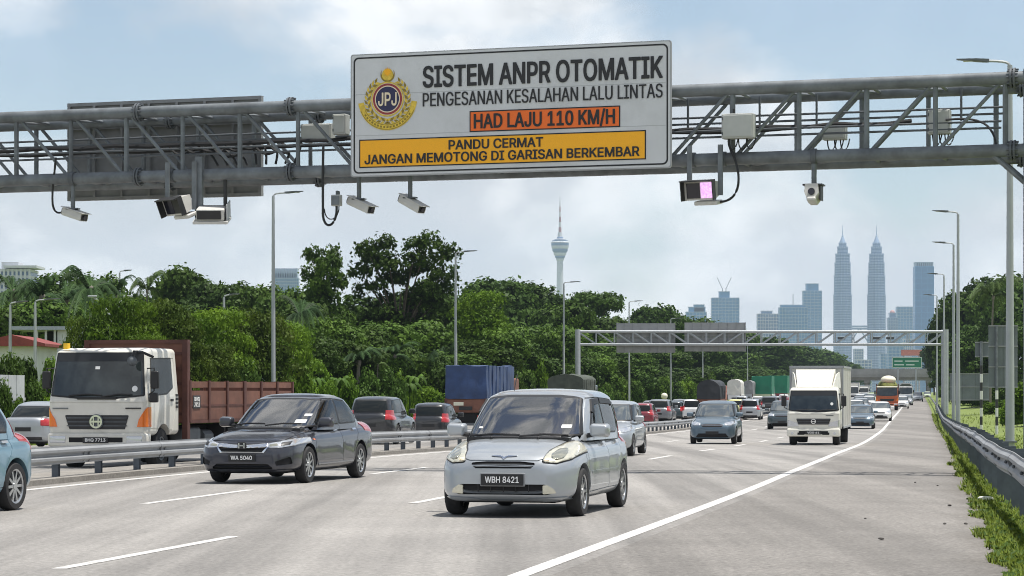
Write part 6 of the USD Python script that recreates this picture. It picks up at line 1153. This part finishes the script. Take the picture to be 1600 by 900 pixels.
for _ in range(9000): y = rng.uniform(60, 330); o = -29.3 - abs(rng.normal(0, 1.6)); P.append((Xs(y) + o, y, gz_at(Xs(y) + o, y)))
v, f = blades(np.array(P), .34, rng, .05); pth = rawmesh(uniq('/World', 'left_verge_grass'), v, f, L_grass, nup(v)); tag(stage.GetPrimAtPath(pth), 'rough grass at the foot of the left thicket', 'grass', kind='stuff')

# ------------------------------------------------------------------ roadside buildings at the left
fence_m = M('fence_panel', (.40, .42, .43), .7, var=.15, vscale=.8, dirt=(.20, .20, .19)); roof_red = M('roof_red', (.19, .035, .03), .7, var=.2, vscale=2.); shed_w = M('shed_white', (.55, .57, .57), .6, var=.1, vscale=.7)
fe = thing('boundary_fence', 'grey ribbed fence panels standing at the left edge behind the lorry', 'fence')
for i in range(5):
    a, b = R(-31.6, 78 + i * 3.0, .3), R(-31.6, 78 + i * 3.0 + 2.94, .3); d = (b - a) / np.linalg.norm(b - a); ang = math.atan2(d[1], d[0])
    for k in range(7): part(fe, 'panel', xf(box(.42 * k + .006, .42 * k + .412, -.02 - .012 * (k % 2), .03, 0, 2.2), rz=ang, t=a), fence_m)
    part(fe, 'rail', xf(box(0, 2.94, -.06, -.033, 1.25, 1.36), rz=ang, t=a), fence_m); part(fe, 'fence_post', xf(box(-.07, .0, -.07, .06, -.2, 2.3), rz=ang, t=a), fence_m)
p0, p1 = at(-30, 538, 140), at(62, 538, 140); rh = thing('house', 'low building with red tiled roof at the far left', 'building', (p0[0], 140, 0)); w = p1[0] - p0[0]
part(rh, 'wall', box(0, w - .3, .5, 7, 0, p0[2]), shed_w); part(rh, 'roof', prism(Polygon([(-.5, p0[2] - .1), (-.5, p0[2] + .05), (w * .52, p0[2] + .55), (w + .3, p0[2] + .05), (w + .3, p0[2] - .1)]), 'y', 0, 7.5), roof_red, smooth=False)
for k in range(9): part(rh, 'roof_batten', box(-.3 + w * k / 9, -.2 + w * k / 9, -.02, .0, p0[2] - .1, p0[2] + .02), roof_red)
p0, p1 = at(58, 540, 150), at(128, 540, 150); sh_ = thing('shed', 'white flat-roofed shed between the red roof and the light green hedge', 'shed', (p0[0], 150, 0)); w = p1[0] - p0[0]; zt = at(0, 513, 150)[2]
part(sh_, 'wall', box(w * .45, w, 0, 5, 0, zt - .1), shed_w); part(sh_, 'roof_slab', box(-1.6, w * 1.05, -.4, 5.4, zt - .1, zt + .12), M('shed_roof', (.30, .35, .38), .6)); part(sh_, 'open_bay', box(0, w * .45 - .01, 3, 5, 0, zt - .12), under)
for k in range(3): part(sh_, 'wall_post', box(w * .2 * k - .06, w * .2 * k + .06, -.1, .02, 0, zt - .1), shed_w)

Yb2 = offpx(1038, -29.9); dr = thing('marker_drum', 'yellow roadside marker drum with a pale round top, far left verge', 'marker', ((1038 - CX) / F * Yb2, Yb2, gz_at((1038 - CX) / F * Yb2, Yb2)))
part(dr, 'drum', rod((0, 0, 0), (0, 0, 1.1), .42, 14, .36), P_yellow); part(dr, 'band', rod((0, 0, .45), (0, 0, .7), .405, 14), band_w); part(dr, 'round_top', xf(trimesh.creation.icosphere(2, .42), t=(0, 0, 1.45)), sack)

# ------------------------------------------------------------------ the far gantry, overpass and the city
Yg = 230; gl = at(903, 600, Yg)[0]; grx = at(1478, 600, Yg)[0]; zb_, zt_ = at(0, 538, Yg)[2], at(0, 518, Yg)[2]; fw = grx - gl
far_m = M('far_gantry_grey', (.36, .38, .40), .55, .2, var=.1)
fg = thing('sign_gantry', 'grey lattice gantry far along the road carrying two rear-facing sign boards', 'gantry', (gl, Yg, Z(Yg)))
zb_, zt_ = zb_ - Z(Yg), zt_ - Z(Yg)
for x in (0, fw):
    for y in (0, 1.2): part(fg, 'column', rod((x, y, -.1), (x, y, zt_ + .2), .24, 14), far_m)
for y in (0, 1.2):
    part(fg, 'top_chord', rod((0, y, zt_), (fw, y, zt_), .12, 10), far_m); part(fg, 'bottom_chord', rod((0, y, zb_), (fw, y, zb_), .12, 10), far_m); n = 20
    for i in range(n): a, b = fw * i / n, fw * (i + 1) / n; part(fg, 'upright', rod((a, y, zb_), (a, y, zt_), .05, 6), far_m); part(fg, 'diagonal', rod((a, y, zb_ if i > 6 else zt_), (b, y, zt_ if i > 6 else zb_), .06, 6), far_m)
for k, px in enumerate((1316, 1371, 1392)): x = at(px, 0, Yg)[0] - gl; part(fg, 'traffic_camera', rbox(x - .35, x + .35, .3, .7, (zb_ + zt_) / 2 - .12, (zb_ + zt_) / 2 + .12, .04), steel_dark)
for px0, px1, py0, py1, lab in ((965, 1056, 504, 551, 'grey rear of the left sign board on the far gantry'), (1072, 1167, 503, 549, 'grey rear of the right sign board on the far gantry')):
    a, b = at(px0, py1, Yg), at(px1, py0, Yg); w, h = b[0] - a[0], b[2] - a[2]; t = thing('rear_of_sign', lab, 'sign', (a[0], Yg + 1.5, a[2])); nc = 7
    for i in range(nc):
        for j in range(2): part(t, 'panel', box(w * i / nc + .02, w * (i + 1) / nc - .02, .02, .06, h * j / 2 + .02, h * (j + 1) / 2 - .02), alu_pale)
    for i in range(nc + 1): part(t, 'stiffener', box(w * i / nc - .04, w * i / nc + .04, -.06, .018, 0, h), alu_pale)
    part(t, 'rail', box(0, w, -.12, -.065, h * .25, h * .30), alu_pale); part(t, 'rail', box(0, w, -.12, -.065, h * .68, h * .73), alu_pale)
# overpass
conc_far = M('overpass_concrete', (.26, .26, .255), .85, var=.18, vscale=.3, dirt=(.15, .15, .15)); Yv = 700; hv = math.atan(.165)
ov = thing('overpass', 'grey concrete road bridge crossing the motorway in the distance', 'bridge', (Xs(Yv) - 12, Yv, 0), -hv)
part(ov, 'deck', box(-75, 70, 0, 12, 5.6, 6.9), conc_far); part(ov, 'soffit', box(-75, 70, 1.5, 10.5, 4.7, 5.59), conc_far); part(ov, 'parapet', box(-75, 70, -.15, .1, 6.3, 8.0), conc_far); part(ov, 'parapet', box(-75, 70, 11.9, 12.15, 6.3, 8.0), conc_far)
for x in (-30, -16.5, -.8, 16.5, 31):
    part(ov, 'pier', rod((x, 3, -.5), (x, 3, 4.7), .7, 14), conc_far); part(ov, 'pier', rod((x, 9, -.5), (x, 9, 4.7), .7, 14), conc_far); part(ov, 'crosshead', box(x - .8, x + .8, 1.6, 10.4, 4.0, 4.69), conc_far)
for s_ in (-1, 1): part(ov, 'abutment', prism(Polygon([(s_ * 36, -.5), (s_ * 36, 2), (s_ * 44, 5.6), (s_ * 75, 5.6), (s_ * 75, -.5)][::s_]), 'y', .5, 11.5), conc_far, smooth=False)
green_m = M('direction_sign_green', (.004, .155, .075), .5)
a, b = at(1394, 575, 688), at(1441, 558, 688); t = thing('direction_sign', 'green motorway direction sign with white lettering above the overpass', 'sign', (a[0], 688, a[2])); w, h = b[0] - a[0], b[2] - a[2]
part(t, 'panel', box(0, w, 0, .15, 0, h), green_m); part(t, 'border', prism(sbox(.1, .1, w - .1, h - .1).difference(sbox(.22, .22, w - .22, h - .22)), 'y', -.02, -.004), plate_w)
for x0, x1, z0 in ((.6, 2.9, 1.75), (3.6, 7.4, 1.75), (.6, 3.3, .75), (3.9, 6.2, .75)): part(t, 'lettering', prism(sbox(x0, z0, x1, z0 + .32), 'y', -.02, -.004), M('lettering_white%d' % int(x0 * 10 + z0), (.5, .6, .55), .5))
for x in (w * .2, w * .8): part(t, 'support', rod((x, .35, -a[2] + .1), (x, .35, h), .2, 8), far_m)
a, b = at(1408, 556, 900), at(1441, 547, 900); t = thing('billboard', 'faded pink hoarding beyond the overpass, above the green sign', 'hoarding', (a[0], 900, .1)); part(t, 'panel', box(0, b[0] - a[0], 0, .4, a[2], b[2]), M('hoarding_pink', (.50, .20, .16), .6)); 
for x in (1., b[0] - a[0] - 1.): part(t, 'support', rod((x, .6, 0), (x, .6, a[2]), .3, 8), far_m)

# city: glass cores with floor slabs and fins, at their real distance
CY = 6760.0
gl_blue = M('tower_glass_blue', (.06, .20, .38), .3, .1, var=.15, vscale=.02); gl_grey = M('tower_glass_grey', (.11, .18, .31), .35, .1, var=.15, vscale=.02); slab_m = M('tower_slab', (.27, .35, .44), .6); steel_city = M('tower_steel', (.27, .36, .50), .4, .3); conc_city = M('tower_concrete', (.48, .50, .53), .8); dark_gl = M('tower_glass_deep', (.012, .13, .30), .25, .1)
def tower(label, px0, px1, pytop, glass, Y=CY, depth=30, floor=7.0, fins=6, crown=None, name='tower_block', slab=None, cat_='tower'):
    slab = slab or slab_m; a, b = at(px0, pytop, Y), at(px1, pytop, Y); w, H = b[0] - a[0], a[2]; t = thing(name, label, cat_, ((a[0] + b[0]) / 2, Y, 0)); part(t, 'glass_core', box(-w / 2 + .6, w / 2 - .6, .6, depth - .6, 0, H - 1), glass)
    n = max(3, int(H / floor)); part(t, 'floor_slabs', [box(-w / 2, w / 2, 0, depth, H * (k + 1) / n - 1.6, H * (k + 1) / n) for k in range(n)], slab, kind='stuff')
    for k in range(fins + 1): x = -w / 2 + w * k / fins; part(t, 'facade_fin', box(x - .6, x + .6, -.5, .59, 0, H), slab)
    if crown:
        for x0, x1, hh in crown: part(t, 'roof_block', box(w * x0, w * x1, 4, depth - 4, H, H + hh), glass); part(t, 'roof_cap', box(w * x0 - .8, w * x1 + .8, 3.2, depth - 3.2, H + hh, H + hh + 1.5), slab)
    return t, w, H
def twin(px, label, side):
    X = at(px, 0, CY)[0]; t = thing('twin_tower', label, 'skyscraper', (X, CY, 0)); sc = CY / F; prev = None
    def star(r, n=16): return Polygon([(r * (1.0 if k % 2 == 0 else .86) * math.cos(k * math.pi / n + .1), r * (1.0 if k % 2 == 0 else .86) * math.sin(k * math.pi / n + .1)) for k in range(2 * n)])
    tiers = [(0, 612 - 460, 14.9), (612 - 460, 612 - 430, 13.9), (612 - 430, 612 - 410, 12.9), (612 - 410, 612 - 396, 11.6), (612 - 396, 612 - 385, 8.6), (612 - 385, 612 - 379, 6.2)]
    for z0, z1, r in tiers:
        z0, z1, r = z0 * sc, z1 * sc, r * sc; part(t, 'tier', prism(star(r * .965), 'z', z0, z1), gl_grey, smooth=False); n = max(2, int((z1 - z0) / 7.0)); part(t, 'sunshade_rings', [tm(prism(star(r), 'z', z0 + (z1 - z0) * (k + .55) / n, z0 + (z1 - z0) * (k + 1) / n)) for k in range(n)], steel_city, kind='stuff', smooth=False); part(t, 'cornice', prism(star(r * 1.035), 'z', z1 - 2.2, z1 + .8), steel_city, smooth=False)
    z = (612 - 379) * sc; part(t, 'pinnacle', xf(trimesh.creation.cylinder(5.0 * sc, 11 * sc, sections=16), t=(0, 0, 0)) if False else rod((0, 0, z), (0, 0, z + 10 * sc), 5.4 * sc, 16, 1.6 * sc), steel_city); part(t, 'ring_ball', xf(trimesh.creation.icosphere(2, 1.5 * sc), t=(0, 0, z + 11 * sc)), steel_city); part(t, 'spire', rod((0, 0, z + 10 * sc), (0, 0, z + 28 * sc), .9 * sc, 8, .25 * sc), steel_city)
    return X
xa, xb = twin(1316.5, 'left one of the twin tiered skyscrapers with a spire', -1), twin(1369.5, 'right one of the twin tiered skyscrapers with a spire', 1)
sc = CY / F; t = thing('sky_bridge', 'two-storey bridge linking the twin skyscrapers, on slanting legs', 'bridge', ((xa + xb) / 2, CY, 0)); hw = (xb - xa) / 2 - 13.0 * sc
for z in (98, 101.5): part(t, 'deck', box(-hw, hw, -4, 4, z * sc, (z + 2.6) * sc), steel_city)
for s_ in (-1, 1): part(t, 'leg', rod((s_ * hw, 0, 78 * sc), (s_ * 2.5, 0, 98 * sc), 1.8, 8), steel_city)
# telecom tower on its hill
Yt = 6300.0; p = at(875, 612, Yt); sc = Yt / F; t = thing('telecom_tower', 'tall pale telecom tower with a bulbous pod and red-banded mast', 'tower', (p[0], Yt, 0)); rev = lambda pr, n=32: trimesh.creation.revolve(np.array(pr, float) * sc, sections=n)
part(t, 'shaft', rev([(0, 0), (9, 0), (6.2, 90), (5.2, 170), (4.8, 208), (0, 208)]), conc_city, smooth=40)
pod = [(4.8, 205), (6.2, 209), (8.0, 213), (9.8, 218), (12.2, 224), (13.6, 229), (13.9, 233), (12.6, 236), (9, 238), (5, 240), (4, 243)]
for i in range(len(pod) - 1): (r0, z0), (r1, z1) = pod[i], pod[i + 1]; part(t, 'pod_ring', rev([(0, z0), (r0, z0), (max(r0, r1), (z0 + z1) / 2), (r1, z1 - .25), (0, z1 - .25)]), gl_grey if i % 2 else conc_city, smooth=40)
part(t, 'mast_base', rev([(0, 240), (4.2, 240), (3.2, 250), (0, 250)]), conc_city, smooth=40)
mr, mw = M('mast_red', (.30, .12, .10), .6), M('mast_white', (.5, .5, .5), .6)
for k in range(6): part(t, 'mast_section', rod((0, 0, (250 + k * 8) * sc), (0, 0, (258 + k * 8) * sc), (2.3 - .28 * k) * sc, 12, (2.1 - .28 * k) * sc), mr if k % 2 == 0 else mw)
part(t, 'antenna', rod((0, 0, 298 * sc), (0, 0, 306 * sc), .35 * sc, 6), mw)
tower('small stepped glass block left of the wide crane-topped one', 1072, 1104, 487, gl_blue, 5200, crown=[(-.35, .45, 9), (-.1, .4, 14)])
t, w, H = tower('wide blue glass block topped by two cranes', 1112, 1155, 465, gl_blue, 5600, fins=8, crown=[(-.22, .16, 13)])
for s_ in (-1, 1): part(t, 'crane_mast', rod((s_ * 4 - 2, 10, H + 13), (s_ * 4 - 2, 10, H + 22), .8, 6), steel_dark); part(t, 'crane_jib', rod((s_ * 4 - 2, 10, H + 20), (s_ * 16 - 2, 10, H + 46), .6, 6), steel_dark)
tower('low white and grey ribbed block left of the boxy brown-topped one', 1184, 1217, 490, gl_grey, 5400, fins=8, slab=conc_city, crown=[(-.3, .2, 5)])
t, w, H = tower('boxy block with a darker top band, left of the slender tower', 1218, 1262, 480, gl_blue, 5200, fins=9, crown=[(-.44, .44, 4)]); part(t, 'roof_mast', rod((0, 10, H), (0, 10, H + 28), .6, 6), steel_dark)
tower('slender glass tower with a narrow rounded cap, left of the twins', 1255, 1284, 454, gl_blue, 6000, fins=5, crown=[(-.32, .34, 16)])
tower('pale glass tower right of the twins with a flat top', 1402, 1426, 479, gl_blue, 6200, fins=5)
t, w, H = tower('stepped tower with a small domed top right of the twins', 1388, 1403, 496, gl_grey, 5900, fins=4, crown=[(-.3, .3, 10)]); part(t, 'dome', xf(trimesh.creation.icosphere(2, 6), t=(0, 12, H + 12)), M('dome_red', (.4, .2, .18), .6))
t, w, H = tower('tall deep blue glass tower standing alone at the right', 1430, 1459, 416, dark_gl, 6300, depth=40, fins=3, floor=14, slab=M('tower_spandrel_blue', (.03, .19, .39), .3)); part(t, 'crown_ring', [box(-w / 2 + 2 + k * w / 9, -w / 2 + 4.5 + k * w / 9, 2, 36, H, H + 9) for k in range(9)], slab_m, kind='stuff'); part(t, 'crown_cap', box(-w / 2 + 1, w / 2 - 1, 1.5, 38, H + 9, H + 11), slab_m)
t, w, H = tower('ribbed glass block above the trees, right of the nearest left lamp', 428, 466, 434, gl_blue, 3300, fins=12, floor=4.2, depth=25); part(t, 'roof_screen', [box(-w / 2 + k * w / 14, -w / 2 + .7 + k * w / 14, 1, 24, H, H + 13) for k in range(14)], slab_m, kind='stuff')
t, w, H = tower('white office block with a flat oversailing roof at the far left', -20, 46, 420, gl_grey, 1500, fins=10, floor=4.0, depth=30, slab=conc_city, name='office_block', cat_='building'); part(t, 'roof_block', box(-w * .2, w * .2, 5, 20, H, H + 4.4), conc_city); part(t, 'oversailing_roof', box(-w * .1, w * .68, -2, 26, H + .5, H + 2.0), conc_city)
rc2 = random.Random(9); lows = ['pale low block in the haze under the twins', 'grey low block in the haze under the twins', 'stubby hazy block right of the twins', 'hazy block behind the overpass', 'pale hazy block left of the green sign', 'hazy block below the slender tower', 'thin hazy tower beside the twins', 'wide hazy block low over the trees', 'narrow hazy block behind the far gantry', 'small hazy block between the twins']
for k, (a_, b_, y_) in enumerate(((1286, 1304, 556), (1306, 1330, 566), (1388, 1412, 536), (1340, 1362, 562), (1376, 1392, 552), (1262, 1284, 548), (1412, 1424, 530), (1268, 1300, 572), (1424, 1436, 545), (1335, 1349, 545))): tower(lows[k], a_, b_, y_, gl_grey if k % 2 else gl_blue, 4300 + 180 * k, fins=4, slab=conc_city if k % 3 == 0 else slab_m, floor=6)

# ------------------------------------------------------------------ the air
haze = usdkit.material(stage, LK + 'haze', {'v': ('principled_volume', {'color': (.68, .85, 1.0), 'density': 0.56e-4, 'anisotropy': .1})}, volume='v.volume')
top('haze', box(-9000, 9000, -400, 11000, -14, 640), haze, 'pale summer haze over the road and the city', 'haze', kind='stuff', smooth=False)
